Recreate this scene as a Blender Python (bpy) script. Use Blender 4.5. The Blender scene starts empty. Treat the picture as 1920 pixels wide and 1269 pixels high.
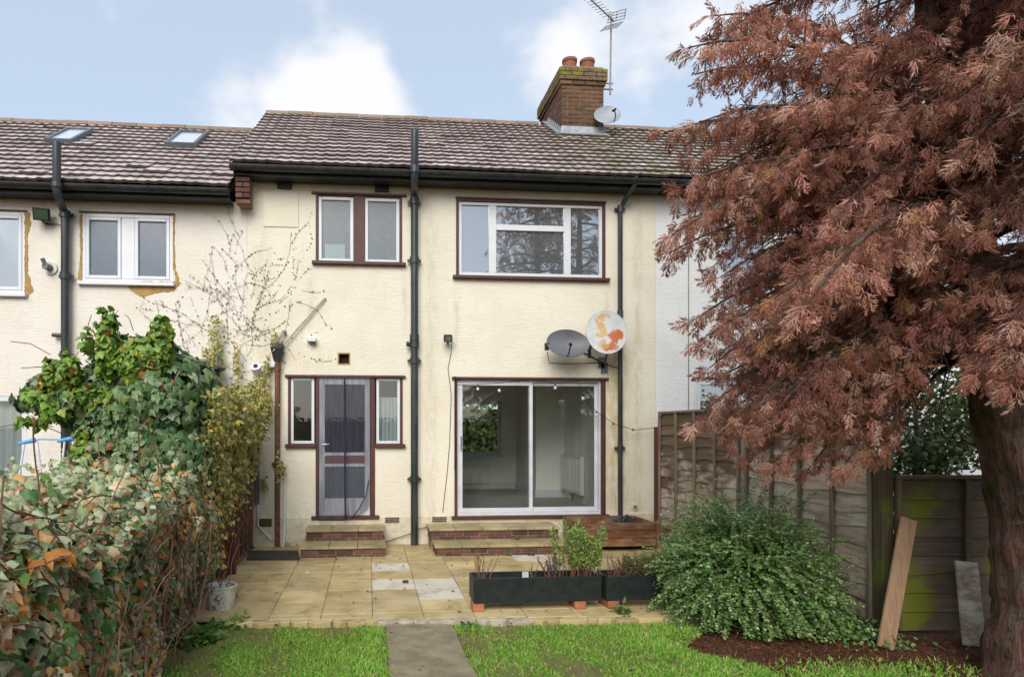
import bpy, bmesh, math, random
import numpy as np
from mathutils import Vector, Matrix
random.seed(7); RNG = np.random.default_rng(11)
R = math.radians
scene = bpy.context.scene
col = scene.collection

# ------------------------------------------------------------------ camera, sky, sun, exposure
CAM_YAW = R(5.09); CAM_F = 1200.0; CAM_PX = 799.0; CAM_YH = 800.0
CAM = Vector((0.0, -9.13, 1.667))
cd = bpy.data.cameras.new('camera'); cam = bpy.data.objects.new('camera', cd); col.objects.link(cam)
cam.location = CAM; cam.rotation_euler = (R(90), 0, -CAM_YAW)
cd.sensor_width = 36.0; cd.lens = 36.0 * CAM_F / 1920.0
cd.shift_x = (960.0 - CAM_PX) / 1920.0; cd.shift_y = (CAM_YH - 634.5) / 1920.0
cd.clip_start = 0.05; cd.clip_end = 3000
scene.camera = cam

SUN_EL, SUN_AZ = R(36), R(196)          # azimuth clockwise from +Y (north): behind and left of the camera
world = bpy.data.worlds.new('World'); scene.world = world; world.use_nodes = True
def pixdir(px, py):
    u = (px - CAM_PX) / CAM_F; v = (CAM_YH - py) / CAM_F
    sa, ca = math.sin(CAM_YAW), math.cos(CAM_YAW)
    return Vector((sa + u * ca, ca - u * sa, v))
def build_world():
    nt = world.node_tree; nt.nodes.clear(); N = nt.nodes.new; L = nt.links.new
    out = N('ShaderNodeOutputWorld'); bg = N('ShaderNodeBackground')
    sky = N('ShaderNodeTexSky'); sky.sky_type = 'NISHITA'; sky.sun_disc = False
    sky.sun_elevation = SUN_EL; sky.sun_rotation = SUN_AZ; sky.air_density = 1.0; sky.dust_density = 1.5; sky.ozone_density = 1.2
    geo = N('ShaderNodeTexCoord')
    nz = N('ShaderNodeTexNoise'); nz.inputs['Scale'].default_value = 3.2; nz.inputs['Detail'].default_value = 9; nz.inputs['Roughness'].default_value = .56
    mp = N('ShaderNodeMapping'); mp.inputs['Scale'].default_value = (1, 1, 1.9); mp.inputs['Location'].default_value = (3.1, .4, 1.7)
    L(geo.outputs['Generated'], mp.inputs['Vector']); L(mp.outputs[0], nz.inputs['Vector'])
    val = nz.outputs['Fac']
    nz2 = N('ShaderNodeTexNoise'); nz2.inputs['Scale'].default_value = 9; nz2.inputs['Detail'].default_value = 6
    L(geo.outputs['Generated'], nz2.inputs['Vector'])
    wob = N('ShaderNodeMath'); wob.operation = 'MULTIPLY_ADD'; L(nz2.outputs['Fac'], wob.inputs[0]); wob.inputs[1].default_value = .55; wob.inputs[2].default_value = -.275
    # the cumulus heads in view
    for (px, py, rad, amp) in ((640, 200, .085, .26), (560, 195, .055, .16), (715, 205, .065, .20), (240, -25, .06, .20), (585, -25, .05, .10), (1075, 80, .05, .13), (1240, 40, .07, .15), (1340, 0, .07, .15)):
        d = pixdir(px, py).normalized()
        vm = N('ShaderNodeVectorMath'); vm.operation = 'DISTANCE'; L(geo.outputs['Generated'], vm.inputs[0]); vm.inputs[1].default_value = d
        mr = N('ShaderNodeMapRange'); mr.interpolation_type = 'SMOOTHSTEP'; L(vm.outputs['Value'], mr.inputs['Value'])
        mr.inputs['From Min'].default_value = 0; mr.inputs['From Max'].default_value = rad * 1.5; mr.inputs['To Min'].default_value = amp; mr.inputs['To Max'].default_value = 0
        ad = N('ShaderNodeMath'); ad.operation = 'ADD'; L(val, ad.inputs[0]); L(mr.outputs[0], ad.inputs[1]); val = ad.outputs[0]
    ad = N('ShaderNodeMath'); ad.operation = 'ADD'; L(val, ad.inputs[0]); L(wob.outputs[0], ad.inputs[1]); val = ad.outputs[0]
    rp = N('ShaderNodeMapRange'); rp.interpolation_type = 'SMOOTHERSTEP'; L(val, rp.inputs['Value'])
    rp.inputs['From Min'].default_value = .49; rp.inputs['From Max'].default_value = .84; rp.inputs['To Min'].default_value = .0; rp.inputs['To Max'].default_value = .97
    mix = N('ShaderNodeMix'); mix.data_type = 'RGBA'; L(rp.outputs[0], mix.inputs['Factor']); veil = N('ShaderNodeMix'); veil.data_type = 'RGBA'; veil.inputs['Factor'].default_value = .6; L(sky.outputs[0], veil.inputs[6]); veil.inputs[7].default_value = (4.25, 4.95, 5.75, 1); L(veil.outputs[2], mix.inputs[6])
    mix.inputs[7].default_value = (5.5, 5.5, 5.65, 1)
    L(mix.outputs[2], bg.inputs['Color']); bg.inputs['Strength'].default_value = .12
    L(bg.outputs[0], out.inputs['Surface'])
build_world()
sd = bpy.data.lights.new('sun', 'SUN'); sun = bpy.data.objects.new('sun', sd); col.objects.link(sun)
sd.energy = 2.0; sd.angle = R(40); sd.color = (1, .965, .91)
sun.rotation_euler = (R(90) - SUN_EL, 0, R(180) - SUN_AZ + math.pi)
_sv = Vector((math.sin(SUN_AZ) * math.cos(SUN_EL), math.cos(SUN_AZ) * math.cos(SUN_EL), math.sin(SUN_EL)))
sun.rotation_euler = (-_sv).to_track_quat('-Z', 'Y').to_euler(); sun.location = (0, -20, 20)
vs = scene.view_settings; vs.view_transform = 'Standard'; vs.look = 'None'; vs.gamma = 1; vs.use_curve_mapping = False
vs.exposure = 0.6
scene.render.engine = 'CYCLES'
scene.cycles.use_denoising = True
scene.cycles.max_bounces = 8; scene.cycles.transparent_max_bounces = 16; scene.cycles.diffuse_bounces = 4
scene.cycles.caustics_reflective = False; scene.cycles.caustics_refractive = False

# ------------------------------------------------------------------ pixel -> place helpers
def W(px, py, Y=0.0):
    r = pixdir(px, py); t = (Y - CAM.y) / r.y; return CAM + r * t
def G(px, py, z=0.0):
    r = pixdir(px, py); t = (z - CAM.z) / r.z; return CAM + r * t
def S(px, py, X):
    r = pixdir(px, py); t = (X - CAM.x) / r.x; return CAM + r * t
def rect(x0, y0, x1, y1, Y=0.0):
    ym, xm = (y0 + y1) / 2, (x0 + x1) / 2
    return (W(x0, ym, Y).x, W(x1, ym, Y).x, W(xm, y1, Y).z, W(xm, y0, Y).z)      # X0 X1 Z0 Z1

# ------------------------------------------------------------------ object helpers
WL = {}
def wl(o): return WL[o.name] if o is not None else Vector((0, 0, 0))
def tag(o, label=None, cat=None, group=None, kind=None):
    if label: o['label'] = label
    if cat: o['category'] = cat
    if group: o['group'] = group
    if kind: o['kind'] = kind
    return o
def thing(name, label, cat, loc=(0, 0, 0), group=None):
    o = bpy.data.objects.new(name, None); col.objects.link(o); o.empty_display_size = .1
    o.location = loc; WL[o.name] = Vector(loc); return tag(o, label, cat, group)
def place(name, me, parent, loc, rot=None, scale=None):
    o = bpy.data.objects.new(name, me); col.objects.link(o)
    loc = Vector(loc); WL[o.name] = loc
    if parent is not None: o.parent = parent
    o.location = loc - wl(parent)
    if rot is not None: o.rotation_euler = rot
    if scale is not None: o.scale = scale
    return o
class MB:
    def __init__(s): s.v = []; s.f = []
    def add(s, vs, fs):
        b = len(s.v); s.v += [tuple(v) for v in vs]; s.f += [tuple(i + b for i in f) for f in fs]; return s
    def box(s, x0, x1, y0, y1, z0, z1):
        x0, x1 = min(x0, x1), max(x0, x1); y0, y1 = min(y0, y1), max(y0, y1); z0, z1 = min(z0, z1), max(z0, z1)
        return s.add([(x0,y0,z0),(x1,y0,z0),(x1,y1,z0),(x0,y1,z0),(x0,y0,z1),(x1,y0,z1),(x1,y1,z1),(x0,y1,z1)],
                     [(0,3,2,1),(4,5,6,7),(0,1,5,4),(1,2,6,5),(2,3,7,6),(3,0,4,7)])
    def obox(s, c, ax, ay, az, hx, hy, hz):
        c = Vector(c); ax, ay, az = Vector(ax).normalized() * hx, Vector(ay).normalized() * hy, Vector(az).normalized() * hz
        P = [c + ax*i + ay*j + az*k for k in (-1, 1) for (i, j) in ((-1,-1),(1,-1),(1,1),(-1,1))]
        return s.add(P, [(0,3,2,1),(4,5,6,7),(0,1,5,4),(1,2,6,5),(2,3,7,6),(3,0,4,7)])
    def frame(s, x0, x1, z0, z1, w, y0, y1, wt=None, wb=None):
        wt = w if wt is None else wt; wb = w if wb is None else wb
        s.box(x0, x0+w, y0, y1, z0, z1); s.box(x1-w, x1, y0, y1, z0, z1)
        s.box(x0+w, x1-w, y0, y1, z1-wt, z1); return s.box(x0+w, x1-w, y0, y1, z0, z0+wb)
    def tube(s, pts, r, n=8, caps=True):
        pts = [Vector(p) for p in pts]; m = len(pts)
        rs = r if isinstance(r, (list, tuple)) else [r] * m
        d0 = (pts[1] - pts[0]).normalized(); ref = Vector((0, 0, 1)) if abs(d0.z) < .9 else Vector((1, 0, 0))
        u = d0.cross(ref).normalized(); vs = []
        for i, p in enumerate(pts):
            d = (pts[min(i+1, m-1)] - pts[max(i-1, 0)]).normalized()
            u = (u - d * u.dot(d)).normalized(); w = d.cross(u)
            for k in range(n):
                a = 2 * math.pi * k / n; vs.append(p + (u * math.cos(a) + w * math.sin(a)) * rs[i])
        fs = [(i*n+k, i*n+(k+1) % n, (i+1)*n+(k+1) % n, (i+1)*n+k) for i in range(m-1) for k in range(n)]
        if caps: fs += [tuple(reversed(range(n))), tuple(range((m-1)*n, m*n))]
        return s.add(vs, fs)
    def prism(s, poly, axis, a, b):
        n = len(poly)
        def P(u, w, t): return (t, u, w) if axis == 'x' else (u, t, w) if axis == 'y' else (u, w, t)
        return s.add([P(u, w, a) for u, w in poly] + [P(u, w, b) for u, w in poly],
                     [tuple(range(n)), tuple(reversed(range(n, 2*n)))] + [(i, i+n, (i+1) % n + n, (i+1) % n) for i in range(n)])
    def lathe(s, prof, c, n=20):
        c = Vector(c); m = len(prof)
        vs = [c + Vector((r*math.cos(2*math.pi*k/n), r*math.sin(2*math.pi*k/n), z)) for r, z in prof for k in range(n)]
        return s.add(vs, [(i*n+k, i*n+(k+1) % n, (i+1)*n+(k+1) % n, (i+1)*n+k) for i in range(m-1) for k in range(n)])
    def mesh(s, name, mat=None, smooth=False, bevel=0, recalc=True):
        me = bpy.data.meshes.new(name); me.from_pydata(s.v, [], s.f)
        if recalc or bevel:
            bm = bmesh.new(); bm.from_mesh(me)
            if bevel: bmesh.ops.bevel(bm, geom=bm.edges[:], offset=bevel, segments=1, affect='EDGES', profile=.5)
            if recalc: bmesh.ops.recalc_face_normals(bm, faces=bm.faces[:])
            bm.to_mesh(me); bm.free()
        if smooth:
            me.polygons.foreach_set('use_smooth', [True] * len(me.polygons))
        if mat: me.materials.append(mat)
        return me
    def build(s, name, mat, parent=None, smooth=False, bevel=0, recalc=True):
        a = np.array(s.v); o = np.array([(a[:, 0].min()+a[:, 0].max())/2, (a[:, 1].min()+a[:, 1].max())/2, a[:, 2].min()])
        s.v = [tuple(p) for p in (a - o)]
        return place(name, s.mesh(name, mat, smooth, bevel, recalc), parent, o)
def autosmooth(o, ang=35):
    me = o.data; me.polygons.foreach_set('use_smooth', [True] * len(me.polygons))
    me.set_sharp_from_angle(angle=R(ang)); return o

# ------------------------------------------------------------------ materials
class NB:
    def __init__(s, name):
        s.m = bpy.data.materials.new(name); s.m.use_nodes = True; s.nt = s.m.node_tree; s.nt.nodes.clear()
        s.out = s.N('ShaderNodeOutputMaterial'); s.p = s.N('ShaderNodeBsdfPrincipled'); s.L(s.p.outputs[0], s.out.inputs[0])
        s._pos = None
    def N(s, t): return s.nt.nodes.new(t)
    def L(s, a, b): s.nt.links.new(a, b)
    def pos(s, scale=(1, 1, 1), loc=(0, 0, 0)):
        if s._pos is None: s._pos = s.N('ShaderNodeNewGeometry').outputs['Position']
        if scale == (1, 1, 1) and loc == (0, 0, 0): return s._pos
        mp = s.N('ShaderNodeMapping'); mp.inputs['Scale'].default_value = scale; mp.inputs['Location'].default_value = loc
        s.L(s._pos, mp.inputs['Vector']); return mp.outputs[0]
    def noise(s, scale, detail=5, rough=.55, vec=None, dist=0):
        n = s.N('ShaderNodeTexNoise'); n.inputs['Scale'].default_value = scale; n.inputs['Detail'].default_value = detail
        n.inputs['Roughness'].default_value = rough; n.inputs['Distortion'].default_value = dist
        s.L(vec if vec is not None else s.pos(), n.inputs['Vector']); return n.outputs['Fac']
    def rng(s, v, a, b, c=0., d=1., smooth=True):
        r = s.N('ShaderNodeMapRange'); r.interpolation_type = 'SMOOTHSTEP' if smooth else 'LINEAR'
        s.L(v, r.inputs['Value'])
        for k, x in zip(('From Min', 'From Max', 'To Min', 'To Max'), (a, b, c, d)): r.inputs[k].default_value = x
        return r.outputs[0]
    def math(s, op, a, b):
        m = s.N('ShaderNodeMath'); m.operation = op
        for i, x in enumerate((a, b)):
            if isinstance(x, (int, float)): m.inputs[i].default_value = x
            else: s.L(x, m.inputs[i])
        return m.outputs[0]
    def mix(s, f, a, b, mode='MIX'):
        m = s.N('ShaderNodeMix'); m.data_type = 'RGBA'; m.blend_type = mode
        if isinstance(f, (int, float)): m.inputs['Factor'].default_value = f
        else: s.L(f, m.inputs['Factor'])
        for i, x in ((6, a), (7, b)):
            if isinstance(x, tuple): m.inputs[i].default_value = (*x, 1)
            else: s.L(x, m.inputs[i])
        return m.outputs[2]
    def sep(s):
        n = s.N('ShaderNodeSeparateXYZ'); s.L(s.pos(), n.inputs[0]); return n.outputs
    def rand(s): return s.N('ShaderNodeObjectInfo').outputs['Random']
    def bump(s, h, strength, dist=.01):
        b = s.N('ShaderNodeBump'); b.inputs['Strength'].default_value = strength; b.inputs['Distance'].default_value = dist
        s.L(h, b.inputs['Height']); s.L(b.outputs[0], s.p.inputs['Normal'])
    def set(s, color=None, rough=None, metal=0, spec=.5):
        if color is not None:
            if isinstance(color, tuple): s.p.inputs['Base Color'].default_value = (*color, 1)
            else: s.L(color, s.p.inputs['Base Color'])
        if rough is not None:
            if isinstance(rough, (int, float)): s.p.inputs['Roughness'].default_value = rough
            else: s.L(rough, s.p.inputs['Roughness'])
        s.p.inputs['Metallic'].default_value = metal; s.p.inputs['Specular IOR Level'].default_value = spec
        return s.m
def simple(name, c1, c2=None, scale=6, rough=.55, bump=0, bscale=60, metal=0, spec=.4, objrand=0, stretch=(1, 1, 1), lo=.35, hi=.65):
    b = NB(name); c2 = c2 or tuple(x * .7 for x in c1)
    f = b.rng(b.noise(scale, 6, .6, b.pos(stretch)), lo, hi)
    c = b.mix(f, c1, c2)
    if objrand:
        r = b.rng(b.rand(), 0, 1, 1 - objrand, 1 + objrand, False)
        cc = b.N('ShaderNodeCombineColor'); [b.L(r, cc.inputs[i]) for i in range(3)]
        c = b.mix(1.0, c, cc.outputs[0], 'MULTIPLY')
    if bump: b.bump(b.noise(bscale, 4, .6, b.pos(stretch)), bump)
    return b.set(c, rough, metal, spec)

def render_wall(name, c1, c2, stain=None):
    b = NB(name)
    vec = b.pos((3.2, 3.2, 11))
    ar = b.noise(2.6, 3, .5, vec, 1.6)                     # trowel arcs
    fine = b.noise(55, 4, .6)
    h = b.math('ADD', b.math('MULTIPLY', ar, 1.0), b.math('MULTIPLY', fine, .25))
    b.bump(h, .40, .020)
    c = b.mix(b.rng(b.noise(1.3, 6, .6), .35, .7), c1, c2)
    c = b.mix(b.math('MULTIPLY', b.rng(b.noise(7, 5, .65, b.pos((1.6, 1.6, .35))), .55, .75), .28), c, tuple(x * .72 for x in c2))
    x, y, z = b.sep()
    # splashed soil and algae low on the wall
    low = b.rng(z, .12, .75, 1, 0)
    c = b.mix(b.math('MULTIPLY', b.math('MULTIPLY', low, b.rng(b.noise(9, 6, .65), .42, .66)), .45), c, (.33, .29, .17))
    if stain:
        for sx, wd, z0, z1, amt, cc in stain:
            d = b.math('ABSOLUTE', b.math('SUBTRACT', x, sx), 0)
            m = b.rng(d, 0, wd, 1, 0)
            m = b.math('MULTIPLY', m, b.rng(b.noise(4, 6, .7, b.pos((3, 1, .8))), .36, .6))
            m = b.math('MULTIPLY', m, b.math('MULTIPLY', b.rng(z, z0, z0 + .4), b.rng(z, z1 - .5, z1, 1, 0)))
            c = b.mix(b.math('MULTIPLY', m, amt), c, cc)
    return b.set(c, .85, 0, .25)
M = {}
M['cream'] = render_wall('cream_render', (.79, .735, .605), (.725, .66, .525),
                         stain=((3.62, .30, .3, 3.4, .75, (.52, .37, .10)), (3.95, .12, .2, 5.0, .4, (.45, .35, .16)), (2.9, .9, 2.1, 2.75, .4, (.52, .42, .22)), (-.9, .9, 2.3, 3.0, .3, (.5, .38, .2)), (.88, .16, .0, 4.9, .30, (.42, .36, .24)), (-.82, .07, 2.9, 4.0, .35, (.40, .35, .25)), (.50, .07, 2.9, 4.0, .35, (.40, .35, .25)), (1.25, .08, 2.7, 3.85, .35, (.40, .35, .25)), (3.47, .08, 2.7, 3.85, .35, (.40, .35, .25)), (2.2, .25, .3, .9, .2, (.3, .28, .18)), (-1.5, .25, .2, 4.6, .3, (.45, .38, .26))))
M['pale'] = render_wall('pale_cream_render', (.79, .74, .645), (.73, .675, .57))
M['white_render'] = render_wall('white_render', (.80, .80, .77), (.72, .72, .70))
M['plinth'] = render_wall('plinth_render', (.70, .635, .48), (.60, .53, .38))
M['ochre'] = simple('bare_ochre_render', (.46, .29, .09), (.33, .21, .08), 9, .9, .6, 40)
M['panel_paint'] = simple('cream_board', (.75, .69, .55), (.71, .645, .50), 3, .7, .05)
def tile_mat():
    b = NB('roof_tile'); x, y, z = b.sep()
    c = b.mix(b.rng(b.noise(7, 6, .65), .35, .68), (.44, .36, .335), (.60, .525, .50))
    r = b.rng(b.rand(), 0, 1, .72, 1.25, False); cc = b.N('ShaderNodeCombineColor'); [b.L(r, cc.inputs[i]) for i in range(3)]
    c = b.mix(1.0, c, cc.outputs[0], 'MULTIPLY')
    c = b.mix(b.math('MULTIPLY', b.rng(b.noise(24, 5, .7), .58, .72), .6), c, (.38, .35, .30))         # lichen
    zone = b.math('MULTIPLY', b.rng(x, 2.2, 3.8), b.rng(x, 5.6, 7.5, 1, 0))
    ms = b.math('MULTIPLY', b.rng(b.noise(6, 6, .7), .46, .56), zone)
    c = b.mix(b.math('MULTIPLY', ms, .85), c, (.20, .22, .03))
    b.bump(b.noise(70, 4, .6), .25, .006)
    return b.set(c, b.rng(b.noise(11, 4), .3, .7, .30, .55), 0, .6)
M['tile'] = tile_mat()
M['tile_edge'] = simple('dark_tile_edge', (.085, .057, .048), (.13, .092, .078), 9, .8, .3, 60, objrand=.25)  # tile fronts: lichen dirt plus the gap shadow between tiles, put into the colour
M['ridge'] = simple('ridge_tile', (.30, .17, .125), (.22, .19, .13), 8, .7, .3, 50, objrand=.2)
M['black_gutter'] = simple('black_gutter_paint', (.014, .017, .018), (.03, .034, .034), 12, .42, .1, 60, spec=.45)
M['black_pipe'] = simple('black_pipe_paint', (.020, .026, .028), (.048, .054, .054), 9, .40, .12, 30, spec=.5, stretch=(1, 1, .25))
M['brown_paint'] = simple('maroon_brown_paint', (.105, .032, .026), (.065, .03, .024), 14, .5, .25, 50, stretch=(1, 1, .4))
M['rust_pipe'] = simple('rusty_brown_pipe', (.10, .042, .028), (.19, .085, .045), 16, .75, .4, 45)
M['upvc'] = simple('white_upvc', (.70, .71, .735), (.66, .67, .69), 3, .28, 0, spec=.5)
M['alu'] = simple('white_aluminium', (.66, .67, .70), (.58, .59, .62), 5, .35, 0, spec=.5)
M['white_pipe'] = simple('white_plastic_pipe', (.72, .71, .68), (.6, .58, .53), 8, .45, 0)
M['pale_pipe'] = simple('painted_over_pipe', (.50, .44, .34), (.38, .33, .25), 14, .6)
M['grey_plastic'] = simple('grey_plastic', (.13, .15, .175), (.10, .11, .13), 8, .45, 0)
M['brick'] = simple('red_brick', (.155, .068, .048), (.095, .05, .038), 11, .85, .6, 70, objrand=.38)
M['chim_brick'] = simple('weathered_chimney_brick', (.15, .068, .04), (.115, .075, .045), 9, .88, .6, 60, objrand=.35)
M['orange_brick'] = simple('orange_brick', (.45, .165, .07), (.33, .12, .06), 12, .85, .5, 70, objrand=.2)
def mossy(name, base, moss, lo, hi, scale=9):
    b = NB(name); c = b.mix(b.rng(b.noise(12, 5, .6), .35, .65), base, tuple(v * .65 for v in base))
    c = b.mix(b.rng(b.noise(scale, 6, .68), lo, hi), c, moss)
    b.bump(b.noise(55, 4, .65), .6, .01); return b.set(c, .9, 0, .2)
M['moss_brick'] = mossy('mossy_cap_brick', (.18, .125, .085), (.215, .185, .03), .47, .60, 6)
M['mortar'] = simple('yellow_mortar', (.34, .25, .10), (.22, .19, .11), 9, .95, .4, 50)
M['mortar_pale'] = simple('grey_mortar', (.30, .26, .19), (.2, .18, .13), 9, .95, .4, 50)
M['lead'] = simple('lead_flashing', (.42, .43, .45), (.28, .30, .32), 10, .45, .3, 25, metal=.25)
M['terracotta'] = simple('terracotta_pot', (.29, .10, .055), (.20, .085, .055), 10, .8, .2, 50)
def slab_mat(name, a, c2, wet=.5):
    b = NB(name); c = b.mix(b.rng(b.noise(2.2, 7, .62), .36, .66), a, c2)
    r = b.rng(b.rand(), 0, 1, .84, 1.14, False); cc = b.N('ShaderNodeCombineColor'); [b.L(r, cc.inputs[i]) for i in range(3)]
    c = b.mix(1.0, c, cc.outputs[0], 'MULTIPLY')
    c = b.mix(b.math('MULTIPLY', b.rng(b.noise(3.2, 7, .72), .48, .70), .62), c, (.17, .125, .05))
    c = b.mix(b.math('MULTIPLY', b.rng(b.noise(60, 3, .7), .6, .7), .35), c, (.12, .10, .06))
    b.bump(b.noise(45, 5, .65), .35, .006)
    return b.set(c, b.rng(b.noise(1.7, 4), .35, .65, .34, .75), 0, wet)
M['slab'] = slab_mat('buff_paving', (.57, .445, .225), (.42, .315, .14))
M['slab_white'] = slab_mat('pale_paving', (.66, .60, .50), (.58, .52, .43), .4)
M['tread'] = slab_mat('step_tread', (.45, .36, .20), (.30, .25, .12))
M['concrete'] = simple('path_concrete', (.32, .26, .165), (.19, .155, .095), 5, .85, .7, 90, lo=.3, hi=.7)
M['joint'] = simple('paving_joint', (.30, .23, .12), (.20, .17, .07), 9, .95, .6, 60)
M['soil'] = simple('soil', (.05, .032, .02), (.085, .05, .032), 14, .95, 1, 40)
def litter_mat():
    b = NB('ground_soil'); c = b.mix(b.rng(b.noise(16, 7, .7), .35, .65), (.075, .040, .024), (.14, .058, .036))
    c = b.mix(b.rng(b.noise(48, 4, .6), .56, .7), c, (.20, .09, .05)); b.bump(b.noise(60, 5, .7), 1, .02); return b.set(c, .95, 0, .15)
M['litter'] = litter_mat()
M['lawn'] = simple('lawn_soil', (.13, .17, .035), (.15, .115, .055), 6, .95, .8, 40)
def wood(name, a, c2, c3=None, grain=(1.2, 30, 30), objrand=.2, alg=None):
    b = NB(name); vec = b.pos(grain)
    c = b.mix(b.rng(b.noise(1.4, 6, .65, vec, .5), .35, .65), a, c2)
    if c3: c = b.mix(b.rng(b.noise(1.6, 5, .65, b.pos((1.5, 1.5, 4))), .44, .6), c, c3)
    r = b.rng(b.rand(), 0, 1, 1 - objrand, 1 + objrand, False); cc = b.N('ShaderNodeCombineColor'); [b.L(r, cc.inputs[i]) for i in range(3)]
    c = b.mix(1.0, c, cc.outputs[0], 'MULTIPLY')
    if alg: c = b.mix(b.rng(b.noise(alg[0], 5, .6), alg[1], alg[2]), c, alg[3])
    b.bump(b.noise(3, 5, .6, vec), .4, .006); return b.set(c, .8, 0, .25)
M['fence_grey'] = wood('weathered_fence_board', (.36, .285, .205), (.20, .145, .095), (.50, .44, .36), (12, 1.2, 25), .22)
M['fence_brown'] = wood('brown_fence_board', (.12, .075, .045), (.17, .115, .075), None, (12, 1.2, 25), .2)
def fence_worn():
    b = NB('waney_board'); vec = b.pos((12, 1.2, 25)); x, y, z = b.sep()
    g = b.rng(b.noise(1.4, 6, .65, vec, .5), .35, .65)
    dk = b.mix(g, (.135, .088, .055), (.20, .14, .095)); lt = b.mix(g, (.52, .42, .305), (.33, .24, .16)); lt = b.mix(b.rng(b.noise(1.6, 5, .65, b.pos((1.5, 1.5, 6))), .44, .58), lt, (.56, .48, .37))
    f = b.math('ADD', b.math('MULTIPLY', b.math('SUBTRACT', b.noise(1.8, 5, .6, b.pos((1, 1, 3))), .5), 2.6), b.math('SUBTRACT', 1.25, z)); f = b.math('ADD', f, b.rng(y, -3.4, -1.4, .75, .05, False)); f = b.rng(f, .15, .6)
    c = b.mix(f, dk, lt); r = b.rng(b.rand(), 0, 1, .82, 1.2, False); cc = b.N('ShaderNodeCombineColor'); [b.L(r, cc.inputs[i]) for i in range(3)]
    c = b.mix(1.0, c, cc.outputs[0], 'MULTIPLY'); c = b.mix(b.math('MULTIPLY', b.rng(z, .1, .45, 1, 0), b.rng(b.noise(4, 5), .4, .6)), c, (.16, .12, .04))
    b.bump(b.noise(3, 5, .6, vec), .5, .008); return b.set(c, .8, 0, .25)
M['fence_worn'] = fence_worn()
M['fence_batten'] = wood('fence_batten', (.16, .12, .085), (.26, .21, .16), None, (20, 20, 1.2), .2)
M['fence_pale'] = wood('pale_post', (.34, .29, .22), (.26, .215, .16), None, (20, 20, 1.2), .1)
M['fence_post'] = wood('fence_post', (.11, .075, .045), (.16, .12, .07), None, (20, 20, 1.2), .2, (3, .52, .66, (.10, .12, .02)))
M['fence_dark'] = wood('dark_mossy_post', (.07, .05, .03), (.10, .075, .04), None, (20, 20, 1.2), .1, (3, .46, .60, (.09, .11, .02)))
M['left_fence'] = wood('red_brown_fence_board', (.24, .12, .07), (.30, .18, .10), (.30, .22, .11), (12, 1.2, 25), .2)
M['left_batten'] = wood('red_brown_batten', (.17, .065, .045), (.22, .105, .065), None, (20, 20, 1.2), .2)
M['red_post'] = wood('faded_red_post', (.145, .042, .034), (.10, .035, .028), None, (20, 20, 1.2), .1)
M['alg_fence'] = wood('algae_fence_board', (.13, .09, .062), (.09, .065, .048), None, (1.2, 12, 25), .15, (2.2, .48, .60, (.13, .145, .014)))
M['planter_wood'] = wood('planter_board', (.23, .095, .045), (.15, .065, .035), (.27, .165, .10), (1.5, 1.5, 30), .18)
M['plank'] = wood('bare_plank', (.34, .215, .125), (.25, .155, .09), None, (25, 25, 1.2), .1)
M['trough'] = simple('black_trough', (.007, .011, .011), (.015, .021, .020), 10, .5, .15, 120)
M['dark_soil'] = simple('potting_soil', (.03, .02, .014), (.06, .04, .026), 30, .95, 1, 70)
M['plaster'] = simple('interior_plaster', (.88, .88, .83), (.86, .86, .80), 2, .8)
M['carpet'] = simple('grey_carpet', (.50, .49, .45), (.44, .43, .39), 20, .95, .3, 200)
M['radiator'] = simple('radiator_enamel', (.78, .78, .76), (.75, .75, .73), 2, .4)
M['black_plastic'] = simple('black_plastic', (.012, .012, .014), (.02, .02, .022), 9, .35)
M['dish_grey'] = simple('grey_dish', (.15, .155, .165), (.115, .12, .13), 4, .45, .05)
M['dish_light'] = simple('light_grey_dish', (.36, .38, .41), (.3, .32, .35), 4, .4, .05)
M['metal'] = simple('galvanised_metal', (.22, .22, .22), (.13, .12, .11), 12, .5, .1, metal=.5)
M['rubber_mat'] = simple('dark_rubber_mat', (.045, .04, .035), (.075, .065, .05), 18, .85, .8, 150)
M['blue_plastic'] = simple('blue_plastic', (.10, .38, .72), (.09, .33, .62), 6, .4)
M['rack_white'] = simple('white_coated_wire', (.78, .78, .78), (.74, .74, .74), 6, .4)
M['stem'] = simple('brown_stem', (.15, .07, .048), (.24, .13, .085), 20, .85, .3, 80)
M['shoot'] = simple('pale_green_shoot', (.24, .26, .13), (.20, .15, .08), 20, .8)
M['vine'] = simple('dry_vine', (.19, .14, .105), (.27, .20, .15), 30, .9, .2, 80)
M['rubble'] = simple('broken_pale_mortar', (.52, .44, .34), (.36, .30, .21), 8, .9, .8, 45)
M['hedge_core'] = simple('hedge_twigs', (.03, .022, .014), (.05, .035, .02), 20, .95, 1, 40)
def rust_dish():
    b = NB('rusty_white_dish'); c = b.mix(b.rng(b.noise(5, 4, .5), .4, .6), (.54, .55, .53), (.47, .49, .48))
    dx = [None]
    for (px, py, rad, cc, amt) in ((1131, 597, .10, (.50, .27, .05), .8), (1127, 617, .09, (.52, .28, .05), .8), (1155, 636, .11, (.42, .10, .02), 1), (1146, 655, .12, (.42, .10, .02), 1), (1156, 645, .08, (.45, .06, .008), 1), (1133, 648, .07, (.5, .3, .08), .6)):
        p = W(px, py, -.33); vm = b.N('ShaderNodeVectorMath'); vm.operation = 'DISTANCE'; b.L(b.pos(), vm.inputs[0]); vm.inputs[1].default_value = p
        m = b.rng(vm.outputs['Value'], rad * .7, rad * 1.7, 1, 0); m = b.rng(b.math('MULTIPLY', m, b.rng(b.noise(9, 5, .6), .30, .62)), .12, .5)
        c = b.mix(b.math('MULTIPLY', m, amt), c, cc)
    return b.set(c, .5, 0, .4)
M['rust_dish'] = rust_dish()
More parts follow.
